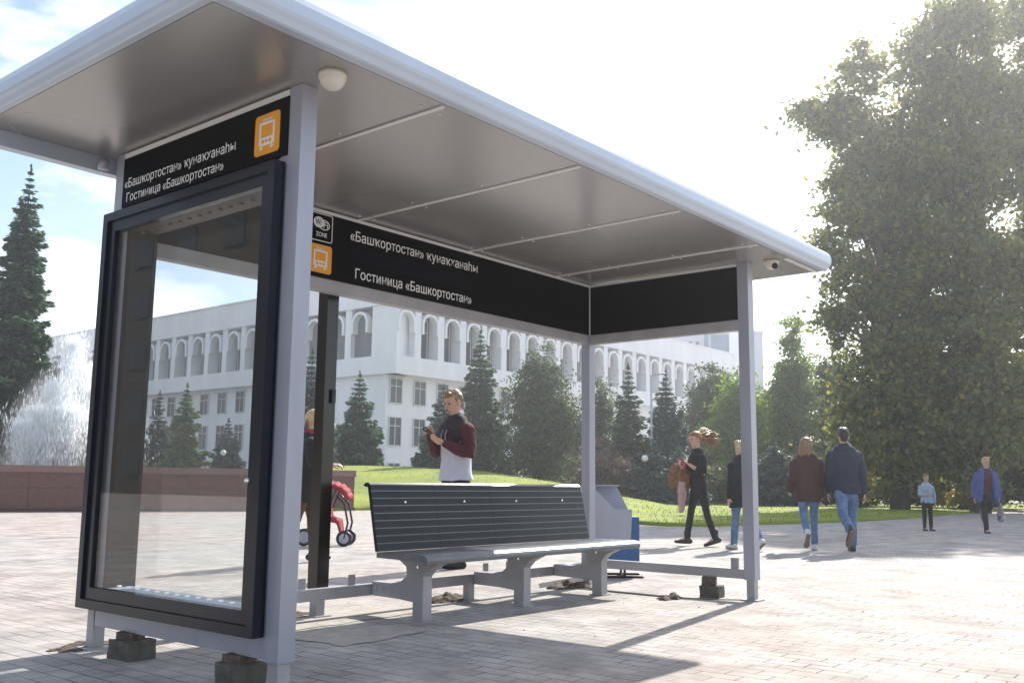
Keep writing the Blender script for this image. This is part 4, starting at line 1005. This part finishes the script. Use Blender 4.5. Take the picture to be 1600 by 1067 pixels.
class Person:
    def __init__(s, label, u, d, heading, h, group=None, voxel=.012):
        s.k = h/1.8; s.h = h; s.vox = voxel
        s.root = empty('person', G(u, d), R(heading), label, 'person', group)
        s.J = {}; k = s.k
        s.lean = 0; s.legs = {}; s.arms = {}; s.heady = 0; s.headp = 0
    def pose(s, L=(5, 5), Rr=(-5, 5), lean=0, heady=0, headp=0):
        """legs: (hip angle forwards, knee flexion) in degrees for left and right; lean forwards in degrees"""
        k = s.k; th, sh = .435*k, .415*k; low = 1e9; tmp = {}
        for side, (ha, ka), yy in (('l', L, .092*k), ('r', Rr, -.092*k)):
            a = R(ha); c = a-R(ka)
            hip = Vector((0, yy, 0)); kn = hip+Vector((math.sin(a)*th, 0, -math.cos(a)*th)); an = kn+Vector((math.sin(c)*sh, 0, -math.cos(c)*sh))
            fp = c*.9 if c < 0 else c*.7                        # foot pitch follows the shank
            if abs(fp) < R(14): fp = 0
            toe = an+Vector((math.cos(fp)*.17*k, .01*(1 if yy > 0 else -1), math.sin(fp)*.17*k-.052*k)); heel = an+Vector((-.055*k*math.cos(fp)+.05*k*math.sin(fp), 0, -.05*k-math.sin(fp)*.055*k))
            tmp[side] = (hip, kn, an, toe, heel); low = min(low, toe.z-.03*k, heel.z-.035*k)
        off = Vector((0, 0, -low)); s.legs = {q: [p+off for p in v] for q, v in tmp.items()}
        s.pz = -low; c, n = math.cos(R(lean)), math.sin(R(lean)); s.leanv = (c, n)
        s.heady, s.headp = heady, headp
        return s
    def T(s, x, y, z):
        """torso point: heights measured above the hips in a 1.8 m body"""
        k = s.k; c, n = s.leanv; x, y, z = x*k, y*k, z*k
        return Vector((x*c+z*n, y, s.pz+z*c-x*n))
    def head_frame(s):
        M_ = Matrix.Rotation(R(s.heady), 3, 'Z') @ Matrix.Rotation(R(s.headp), 3, 'Y'); return M_, s.T(.02, 0, .735)
    def hp(s, x, y, z):
        M_, c = s.head_frame(); return c+M_ @ Vector((x*s.k, y*s.k, z*s.k))
    def torso(s, bm, e=0, z0=-.02, z1=.56, flare=0, seg=20, cap0=True):
        k = s.k; base = [(-.10, .150, .105), (0, .168, .118), (.10, .150, .108), (.20, .146, .105), (.30, .162, .115), (.40, .178, .120), (.47, .172, .108), (.52, .125, .085), (.56, .068, .062), (.60, .058, .058)]
        pts, rd = [], []
        lo = [b for b in base if z0 <= b[0] <= z1]
        if z0 < lo[0][0]-.001: lo = [(z0, .160+flare, .115+flare*.8)] + lo
        for z, w, dd in lo: pts.append(s.T(0 if z < .5 else -.005, 0, z)); rd.append(((w+e)*k, (dd+e)*k))
        tube(bm, pts, rd, seg, ax=(0, 1, 0), cap0=cap0)
    def arm_pts(s, side):
        return s.arms[side]
    def set_arm(s, side, el, wr, sh=None):
        sg = 1 if side == 'l' else -1
        s.arms[side] = [s.T(*(sh or (-.005, sg*.188, .455))), s.T(*el), s.T(*wr)]
    def hang(s, side, fwd=0, bend=12, out=6):
        sg = 1 if side == 'l' else -1; a = R(fwd); o = R(out)
        el = (-.005+math.sin(a)*.29, sg*(.188+.29*math.sin(o)), .455-math.cos(a)*.285)
        a2 = a+R(bend); wr = (el[0]+math.sin(a2)*.255, el[1]+sg*.01, el[2]-math.cos(a2)*.25)
        s.set_arm(side, el, wr)
    def limb(s, bm, P, rads, ax=None):
        pts, rd = [], []
        for i in range(len(P)-1):
            for t in (0, .33, .66) if i < len(P)-2 else (0, .33, .66, 1):
                pts.append(P[i].lerp(P[i+1], t)); rd.append((rads[i]*(1-t)+rads[i+1]*t)*s.k)
        tube(bm, pts, rd, 12)
    def hand(s, bm, wr, d, nrm, sg, curl=25):
        """palm, four bent fingers of different lengths, thumb from the side of the palm; sg=+1: thumb on the d x nrm side"""
        k = s.k; d = d.normalized(); nrm = (nrm-d*nrm.dot(d)).normalized(); lat = d.cross(nrm)*sg
        tube(bm, [wr-d*.01*k, wr+d*.045*k, wr+d*.09*k], [(.025*k, .019*k), (.040*k, .017*k), (.040*k, .013*k)], 12, ax=lat)
        for o_, ln in ((.031, .074), (.0105, .084), (-.0105, .078), (-.031, .060)):
            p = wr+d*.088*k+lat*o_*k; a = R(curl*.5); P_ = [p]
            for q in (.45, .30, .25):
                dir_ = d*math.cos(a)+nrm*math.sin(a); P_.append(P_[-1]+dir_*ln*q*k); a += R(curl)
            tube(bm, P_, [.0095*k, .009*k, .0085*k, .0075*k], 8)
        p = wr+d*.03*k+lat*.034*k; q = p+(d*.6+lat*.6+nrm*.35).normalized()*.042*k; r_ = q+(d*.85+lat*.1+nrm*.45).normalized()*.036*k
        tube(bm, [p, q, r_], [.013*k, .0105*k, .009*k], 8)
    def body(s, hands=None):
        k = s.k; bm = bmesh.new(); s.torso(bm, -.028)
        tube(bm, [s.T(-.008, 0, .52), s.T(0, 0, .60), s.T(.012, 0, .69)], [.062*k, .056*k, .056*k], 14)
        M_, c = s.head_frame()
        rings = [(-.118, .055, .024, .024), (-.10, .045, .046, .042), (-.06, .022, .074, .060), (-.02, .004, .091, .069), (.03, -.004, .099, .075), (.07, -.010, .094, .073), (.10, -.012, .070, .055), (.118, -.013, .034, .028)]
        hb = bmesh.new(); tube(hb, [(cx, 0, z) for z, cx, a, b_ in rings], [(b_, a) for z, cx, a, b_ in rings], 20, ax=(0, 1, 0))
        tube(hb, [(.090, 0, .022), (.104, 0, -.005), (.112, 0, -.028)], [.009, .011, .015], 8)
        tube(hb, [(.074, -.022, -.066), (.090, 0, -.062), (.074, .022, -.066)], [.006, .009, .006], 6)
        tube(hb, [(.075, -.048, .030), (.093, 0, .034), (.075, .048, .030)], [.010, .012, .010], 6)
        for y in (-1, 1): ball(hb, (-.008, y*.074, -.005), (.022, .012, .034), 10)
        hb.transform(Matrix.Translation(c) @ M_.to_4x4() @ Matrix.Scale(k, 4))
        tm = bpy.data.meshes.new('t'); hb.to_mesh(tm); hb.free(); bm.from_mesh(tm); bpy.data.meshes.remove(tm)
        for side in 'lr':
            P = s.arms[side]; s.limb(bm, P, [.042, .037, .028])
            d = P[2]-P[1]; sg = 1 if side == 'l' else -1
            hd = (hands or {}).get(side)
            dd, nn_, cu = hd if hd else (d, Vector((0, -sg, 0)), 22)
            s.hand(bm, P[2], Vector(dd), Vector(nn_), sg if not hd else sg, cu)
            H = s.legs[side]; s.limb(bm, H[:3], [.062, .044, .034]); tube(bm, [H[4], H[2].lerp(H[3], .45), H[3]], [.030*k, .034*k, .024*k], 10)
        b = fuse('body', bm, s.vox*.72, M_skin, s.root, 3)
        for y in (-.031, .031):
            e = bmesh.new(); ball(e, s.hp(.079, y, .008), .0115*k, 10); local_obj('eye', e, M_eye, b, smooth=True)
        s.b = b; return s
    def top(s, mats, e=.022, hem=-.06, name='jacket', flare=0, sl=(.068, .056, .046), pick=None, to=.93, collar=.545, wr=.010):
        bm = bmesh.new(); s.torso(bm, e, hem, collar, flare, cap0=False)
        for side in 'lr':
            P = list(s.arms[side]); P = [P[0], P[1], P[1].lerp(P[2], to)]
            if sl: s.limb(bm, P, sl)
        return fuse(name, bm, s.vox, mats, s.root, 3, wr, 9, pick, s.h*10)
    def trousers(s, m_, r_=(.094, .066, .056), name='trousers', to=1.0):
        bm = bmesh.new(); s.torso(bm, .014, -.10, .10)
        for side in 'lr':
            H = s.legs[side]; s.limb(bm, [H[0]+Vector((0, 0, .02)), H[1], H[1].lerp(H[2], to)], r_)
        return fuse(name, bm, s.vox, m_, s.root, 3, .009, 11, None, s.h*3)
    def shoes(s, m_, boot=0, soles=None):
        k = s.k
        for side in 'lr':
            bm = bmesh.new(); H = s.legs[side]; an, toe, heel = H[2], H[3], H[4]
            tube(bm, [heel, heel.lerp(toe, .35)+(an-heel)*.12, heel.lerp(toe, .75), toe+(toe-heel).normalized()*.02*k], [(.040*k, .042*k), (.043*k, .045*k), (.047*k, .034*k), (.040*k, .026*k)], 12, ax=(0, 1, 0))
            tube(bm, [an+Vector((0, 0, .02+boot*k)), an, heel.lerp(an, .4)], [.050*k, .048*k, .042*k], 12)
            o = fuse('shoe', bm, s.vox*.8, m_, s.root, 2)
            if soles:
                f = (toe-heel).normalized(); dn = f.cross(Vector((0, 1, 0))).normalized(); dn = dn if dn.dot(an-heel) < 0 else -dn
                bm = bmesh.new(); q = dn*.036*k
                tube(bm, [heel-f*.02*k+q, heel.lerp(toe, .5)+q, heel.lerp(toe, .85)+q*.85, toe+f*.03*k+q*.75], [(.036*k, .010*k), (.036*k, .010*k), (.046*k, .010*k), (.032*k, .010*k)], 12, ax=(0, 1, 0))
                local_obj('sole', bm, soles, o, smooth=True)
        return s
    def short_hair(s, m_, quiff=.02, back=.02):
        k = s.k; bm = bmesh.new(); M_, c = s.head_frame()
        ball(bm, s.hp(-.030, 0, .035), (.086*k, .082*k, .088*k), 16, M_); ball(bm, s.hp(-.004, 0, .083), (.097*k, .076*k, .052*k), 16, M_)
        ball(bm, s.hp(-.052, 0, -.025), (.050*k, .060*k, .060*k), 14, M_)
        rnd = random.Random(int(s.h*1000))
        for i in range(16):
            x = .085-.015*(i % 5); y = (rnd.random()-.5)*.11; tube(bm, [s.hp(x-.02, y, .095), s.hp(x+.004, y*1.05, .125+quiff*rnd.random()), s.hp(x-.012, y*1.1, .132+quiff*1.3*rnd.random())], [.022*k, .016*k, .008*k], 6)
        for y in (-1, 1): tube(bm, [s.hp(.012, y*.074, .05), s.hp(.010, y*.076, .012)], [.014*k, .010*k], 6)
        return fuse('hair', bm, .007 if s.vox < .011 else .010, m_, s.root, 2, .006, 40)
    def long_hair(s, m_, path, n=70, seed=1, r0_=.013):
        """scalp cover plus tapered locks; path(i, rnd) gives the points of one lock in head space"""
        k = s.k; bm = bmesh.new(); M_, c = s.head_frame()
        ball(bm, s.hp(-.026, 0, .030), (.096*k, .084*k, .094*k), 18, M_); ball(bm, s.hp(-.004, 0, .078), (.100*k, .080*k, .060*k), 18, M_)
        h = fuse('hair', bm, .010, m_, s.root, 2, .004, 40)
        rnd = random.Random(seed); bm = bmesh.new()
        for i in range(n):
            P = [s.hp(*p) for p in path(i, rnd)]; q = len(P)
            tube(bm, P, [r0_*k*(1-.75*(j/(q-1))**1.3)*(.7+.5*rnd.random()) for j in range(q)], 6)
        # join with the scalp so that the hair is one mesh
        me = bpy.data.meshes.new('t'); bm.normal_update(); bm.to_mesh(me); bm.free()
        b2 = bmesh.new(); b2.from_mesh(h.data); b2.from_mesh(me); b2.to_mesh(h.data); b2.free(); bpy.data.meshes.remove(me)
        h.data.polygons.foreach_set('use_smooth', [True]*len(h.data.polygons)); return h
    def world(s, p): return Matrix.LocRotScale(s.root.location, s.root.rotation_euler, s.root.scale) @ Vector(p)

# --- young man behind the bench, looking at a phone
p = Person('young man in a maroon and grey raglan jacket standing behind the bench with a phone', 712, 11.2, 172, 2.02, voxel=.010)
p.pose((3, 4), (-3, 4), 2, heady=-4, headp=22)
p.set_arm('l', (.02, .262, .20), (.235, .10, .315)); p.set_arm('r', (.075, -.235, .225), (.275, -.055, .42))
p.body({'l': ((.75, -.35, .35), (.1, -.5, .8), 30), 'r': ((.75, .35, .55), (.3, .75, -.3), 38)})
arm = p.arms['l']; armr = p.arms['r']
def pick_raglan(c):
    q = c
    for A_ in (arm, armr):
        for a, b_ in ((A_[0], A_[1]), (A_[1], A_[2])):
            t = max(0, min(1, (q-a).dot(b_-a)/(b_-a).length_squared)); dd = (q-(a+(b_-a)*t)).length
            if dd < .083*p.k: return 0
    zc = p.T(0, 0, .325).z
    return 2 if q.z > zc else 1
p.top([M_maroon, M_grey_t, M_darkm], (.030), -.06, 'jacket', .025, (.076, .062, .050), pick_raglan, wr=.014)
bmc = bmesh.new(); tube(bmc, [p.T(.065, .05, .525), p.T(-.03, .075, .56), p.T(-.075, 0, .575), p.T(-.03, -.075, .56), p.T(.065, -.05, .525)], [.016, .02, .022, .02, .016], 8); local_obj('collar', bmc, M_maroon, p.root, smooth=True)
bmc = bmesh.new()
for yy in (.03, -.03): tube(bmc, [p.T(.115, yy, .50), p.T(.165, yy*1.05, .40), p.T(.155, yy*1.2, .22)], .004, 6)
local_obj('drawstrings', bmc, M_wshoe, p.root); p.trousers(M_blk); p.shoes(M_blk)
p.short_hair(M_blond, .008)
b = bmesh.new()
for y in (-1, 1): tube(b, [p.hp(.082, y*.048, .032), p.hp(.094, y*.028, .036), p.hp(.098, y*.012, .031)], [.004, .005, .004], 6)
local_obj('eyebrows', b, M_blond, p.b)
def phone(P, wr, other, m_, lab, tilt):
    b = bmesh.new(); box(b, -.037, .037, -.074, .074, -.004, .004); bmesh.ops.bevel(b, geom=b.edges[:], offset=.003, segments=2, affect='EDGES')
    o = link('phone', bpy.data.meshes.new('phone'), m_); b.to_mesh(o.data); b.free()
    o.location = P.world(wr); o.rotation_euler = (R(tilt), R(15), P.root.rotation_euler.z-math.pi/2)
    return tag(o, lab, 'phone')
phone(p, p.arms['r'][2].lerp(p.arms['l'][2], .4)+Vector((.115, 0, .055)), None, M_phone, 'dark phone in the hands of the man behind the bench', 40)

# --- woman with flying hair, walking to the left
w = Person('woman in black with long auburn hair blown out, walking left with a pink phone', 1092, 15.7, 142, 1.80, voxel=.012)
w.pose((-11, 9), (14, 4), 2, heady=8, headp=4)
w.set_arm('l', (.01, .245, .19), (.19, .12, .33)); w.set_arm('r', (.12, -.24, .20), (.27, -.02, .30))
w.body({'l': ((.6, -.6, .5), (-.2, -.3, .8), 35), 'r': ((.55, .5, .5), (-.2, .5, .7), 30)})
w.top([M_blk], .014, -.12, 'top', .0, (.060, .058, .050), to=.45); w.trousers(M_dkt, (.084, .058, .050)); w.shoes(M_shoe, .08)
def fly(i, r_):
    q = r_.random()-.5; z = .085-.10*abs(q)+.02*(r_.random()-.5); y0 = q*.10; L_ = .22+.26*r_.random(); ph = r_.random()*6.28
    lift = -.04+.16*r_.random(); dy = -.15-.16*r_.random(); drop = -.26*r_.random()**1.5 if i % 3 else -.05*r_.random(); wv = .022
    return [(.03, y0*.6, z+.015), (-.085, y0+dy*.25, z+.01+lift*.2)]+[(-.10-L_*f, y0+dy*(.3+.8*f), z+lift*math.sin(f*2.2)+wv*math.sin(ph+f*5)+drop*f*f) for f in (.3, .55, .8, 1.0)]
w.long_hair(M_auburn, fly, 120, 4, .0135)
phone(w, w.arms['l'][2].lerp(w.arms['r'][2], .5)+Vector((.07, 0, .05)), None, M_pinkc, 'pink cased phone held by the woman with flying hair', 60).scale = (1.5, 1.25, 2.2)
# fur coat over her arm
b = bmesh.new(); q = w.arms['r'][1].lerp(w.arms['r'][2], .55)
ball(b, q+Vector((.06, -.05, -.02)), (.14, .13, .13), 14); ball(b, q+Vector((.10, -.10, -.13)), (.13, .11, .17), 14); ball(b, q+Vector((.0, .0, -.16)), (.12, .11, .20), 14)
tube(b, [q+Vector((.02, .0, -.2)), q+Vector((.02, .0, -.42)), q+Vector((.03, -.02, -.60))], [.11, .085, .05], 12)
fo = empty('fur_coat', w.root.location, w.root.rotation_euler.z, 'brown fur trimmed coat carried over the arm of the woman in black', 'coat')
fuse('fur', b, .014, M_fur, fo, 2, .03, 26)
b = bmesh.new(); tube(b, [q+Vector((.05, .07, -.22)), q+Vector((.055, .07, -.45)), q+Vector((.07, .05, -.66))], [(.07, .05), (.075, .045), (.045, .03)], 12)
fuse('lining', b, .014, M_liner, fo, 2, .015, 14)

# --- person in a black coat, mostly hidden by the right front post
q = Person('fair haired person in a long black coat walking away, mostly hidden by the right post', 1160, 14.9, 60, 1.64, voxel=.013)
q.pose((12, 4), (-14, 22), 2, 0, 0); q.hang('l', -6, 20, 9); q.hang('r', 8, 20); q.body()
q.top([M_blk], .045, -.24, 'coat', .05, (.075, .066, .058)); q.trousers(M_jean); q.shoes(M_wshoe, 0, M_tan); q.short_hair(M_lblond, .01)

# --- couple walking away
w2 = Person('woman with long light brown hair in a dark maroon coat and jeans, walking away', 1262, 14.9, 30, 1.71, voxel=.012)
w2.pose((-20, 38), (10, 4), 2, heady=-30, headp=0); w2.hang('l', -2, 60, 12); w2.hang('r', 5, 18, 6); w2.body()
w2.top([M_brownc], .052, -.16, 'coat', .03, (.076, .066, .056), wr=.016); w2.trousers(M_jean, (.088, .060, .050)); w2.shoes(M_wshoe, 0, M_tan)
def down(i, r_):
    a = (r_.random()*2-1)*1.9; y = .080*math.sin(a); x = -.02-.085*math.cos(a)
    L_ = .27+.16*r_.random(); o_ = 1.15+.35*r_.random(); wv = .02*(r_.random()-.5)
    return [(x*.5, y*.5, .10), (x, y, .04), (x*1.08-.01, y*1.2+wv, -.07), (x*1.1-.03, y*o_*1.1-wv, -.17), (x*1.05-.05, y*o_*1.2+wv*2, -.10-L_)]
w2.long_hair(M_brownh, down, 110, 8, .015)
m2 = Person('dark haired man in a navy jacket and washed jeans, walking away beside the woman', 1322, 14.7, 34, 1.86, voxel=.012)
m2.pose((-22, 42), (12, 4), 2, heady=-4, headp=2); m2.hang('l', 4, 20, 6); m2.hang('r', -8, 12, 9); m2.body()
m2.top([M_navyc], .045, -.10, 'jacket', .0, (.080, .068, .056), wr=.016); m2.trousers(M_jean, (.098, .070, .062)); m2.shoes(M_shoe, 0, M_tan); m2.short_hair(M_blackh, .01)
bmc = bmesh.new(); tube(bmc, [m2.T(.05, .05, .53), m2.T(-.03, .072, .57), m2.T(-.075, 0, .58), m2.T(-.03, -.072, .57), m2.T(.05, -.05, .53)], .02, 8); local_obj('collar', bmc, M_navyc, m2.root, smooth=True)

# --- the two boys
c1 = Person('small boy in a pale blue shirt and black trousers standing on the plaza', 1447, 22.2, 222, 1.27, voxel=.011)
c1.pose((2, 2), (-2, 2), 0, 6, 4); c1.set_arm('r', (.03, -.24, .21), (.13, -.08, .20)); c1.hang('l', -4, 8, 14); c1.body()
c1.top([M_ltblue], .030, -.06, 'shirt', 0, (.066, .056, .046), to=.9); c1.trousers(M_dkt); c1.shoes(M_shoe); c1.short_hair(M_brownh, .005)
c2 = Person('blond boy in an open blue jacket and maroon top, walking towards the shelter', 1541, 21.2, 214, 1.64, voxel=.012)
c2.pose((-24, 62), (10, 6), 3, 10, 4); c2.hang('r', -10, 18, 16); c2.hang('l', -4, 14, 14); c2.body()
c2.top([M_maroon], .016, -.04, 'top', 0, None); c2.trousers(M_dkt); c2.shoes(M_shoe, 0, M_wshoe); c2.short_hair(M_lblond, .012)
def open_jacket():
    bm = bmesh.new()
    for sg in (1, -1):
        tube(bm, [c2.T(.0, sg*.10, .53), c2.T(.01, sg*.135, .40), c2.T(.015, sg*.15, .2), c2.T(.02, sg*.165, .02), c2.T(.03, sg*.19, -.16)], [(.075*c2.k, .10*c2.k), (.075*c2.k, .135*c2.k), (.07*c2.k, .13*c2.k), (.07*c2.k, .14*c2.k), (.065*c2.k, .13*c2.k)], 14, ax=(0, 1, 0))
    tube(bm, [c2.T(-.06, 0, .53), c2.T(-.075, 0, .40), c2.T(-.07, 0, .2), c2.T(-.08, 0, -.14)], [(.10*c2.k, .05*c2.k), (.16*c2.k, .06*c2.k), (.14*c2.k, .06*c2.k), (.17*c2.k, .05*c2.k)], 14, ax=(0, 1, 0))
    for sd_ in 'lr':
        P = c2.arms[sd_]; c2.limb(bm, [P[0], P[1], P[1].lerp(P[2], .95)], (.076, .064, .054))
    fuse('jacket', bm, .012, M_bluej, c2.root, 3, .014, 10)
open_jacket()
bg_ = empty('carrier_bag', c2.root.location, c2.root.rotation_euler.z, 'dark patterned bag hanging from the hand of the blond boy', 'bag')
b = bmesh.new(); ha = c2.arms['l'][2]+Vector((.02, .0, -.10)); tube(b, [ha+Vector((0, 0, -.05)), ha+Vector((0, .01, -.20)), ha+Vector((0, .01, -.36))], [(.05, .03), (.11, .06), (.12, .07)], 12, ax=(1, 0, 0))
fuse('bag_body', b, .012, mat('patterned_plastic', (.03, .03, .05), .4, 0, 0, 9, col2=(.42, .36, .36)), bg_, 2, .012, 14)
b = bmesh.new(); tube(b, [ha+Vector((.03, 0, -.08)), ha+Vector((.0, 0, .02)), ha+Vector((-.03, 0, -.08))], .006, 6); local_obj('bag_handle', b, M_dkt, bg_)

# --- woman by the pushchair, half hidden by the posts
ld = Person('blond woman in black with a red scarf, half hidden between the front and middle posts', 478, 11.7, -38, 1.80, voxel=.012)
ld.pose((12, 8), (-12, 14), 4, heady=0, headp=6); ld.set_arm('l', (.06, .235, .19), (.27, .14, .225)); ld.set_arm('r', (.06, -.235, .19), (.27, -.12, .215))
ld.body({'l': ((1, 0, .05), (0, -.3, -1), 40), 'r': ((1, 0, .05), (0, .3, -1), 40)})
ld.top([M_blk], .030, -.24, 'coat', .04, (.072, .064, .054), to=.86); ld.trousers(M_brownt); ld.shoes(M_shoe, .1)
ld.long_hair(M_lblond, lambda i, r_: [(.0, .03*(r_.random()-.5), .10), (-.07, (r_.random()-.5)*.12, .05), (-.11, (r_.random()-.5)*.16, -.03), (-.12, (r_.random()-.5)*.17, -.12)], 40, 3, .016)
b = bmesh.new(); tube(b, [ld.T(.07, .03, .545), ld.T(.0, .095, .57), ld.T(-.075, 0, .60), ld.T(.0, -.095, .57), ld.T(.07, -.03, .545), ld.T(.10, .02, .47)], [.035, .04, .042, .04, .036, .025], 10)
fuse('scarf', b, .012, M_red, ld.root, 2, .012, 20)

# --- red pushchair
PC = empty('pushchair', G(518, 14.9), math.atan2(rt.y, rt.x), 'red pushchair with dark wheels behind the black middle post', 'pushchair')
def wheel(x, y, r_):
    b = bmesh.new()
    n = 24
    for k in range(n):
        pass
    P = [(x+r_*.82*math.cos(6.2832*k/n), y, r_+r_*.82*math.sin(6.2832*k/n)) for k in range(n+1)]
    tube(b, P, .025, 8, cap=False); wh = local_obj('wheel', b, M_dark, PC, smooth=True)
    b = bmesh.new(); tube(b, [(x, y-.012, r_), (x, y+.012, r_)], r_*.68, 16, cap=False); local_obj('hub', b, M_paint, wh)
for x, y, r_ in ((-.34, -.22, .13), (-.34, .22, .13), (.25, -.2, .115), (.25, .2, .115)): wheel(x, y, r_)
b = bmesh.new()
for y in (-.2, .2):
    tube(b, [(-.34, y, .13), (-.05, y, .45), (.10, y, .82), (.0, y, .95), (-.28, y, 1.02)], .013, 8)
    tube(b, [(.25, y, .115), (.30, y, .34), (.24, y, .62), (.12, y, .74)], .016, 8)
tube(b, [(-.28, -.2, 1.02), (-.28, .2, 1.02)], .014, 8); tube(b, [(-.34, -.22, .13), (-.34, .22, .13)], .010, 8); tube(b, [(.25, -.2, .115), (.25, .2, .115)], .010, 8)
tube(b, [(-.05, -.2, .45), (-.05, .2, .45)], .010, 8)
local_obj('frame', b, M_dark, PC, smooth=True)
b = bmesh.new(); tube(b, [(-.10, 0, .80), (-.02, 0, .50), (.0, 0, .40), (.14, 0, .36), (.18, 0, .2)], [(.17, .04), (.18, .05), (.18, .06), (.17, .05), (.16, .03)], 14, ax=(0, 1, 0))
fuse('seat', b, .012, M_red, PC, 3, .008, 12)
b = bmesh.new()
for k in range(7):
    a = R(15+k*20)
    tube(b, [(.02+.26*math.cos(a), -.18, .66+.22*math.sin(a)), (.02+.28*math.cos(a), 0, .68+.24*math.sin(a)), (.02+.26*math.cos(a), .18, .66+.22*math.sin(a))], .05, 8)
fuse('canopy', b, .014, M_red, PC, 4)

# ------------------------------------------------------------------ sunlit autumn haze
HZ = bpy.data.materials.new('haze_air'); HZ.use_nodes = True; _t = HZ.node_tree; _t.nodes.clear()
_o = _t.nodes.new('ShaderNodeOutputMaterial'); _v = _t.nodes.new('ShaderNodeVolumePrincipled')
_v.inputs['Color'].default_value = (.93, .96, 1, 1); _v.inputs['Density'].default_value = .0014; _v.inputs['Anisotropy'].default_value = .6
_t.links.new(_v.outputs[0], _o.inputs['Volume'])
tag(obj('haze', BX(-60, 240, -60, 220, -1.5, 26), HZ), kind='stuff')
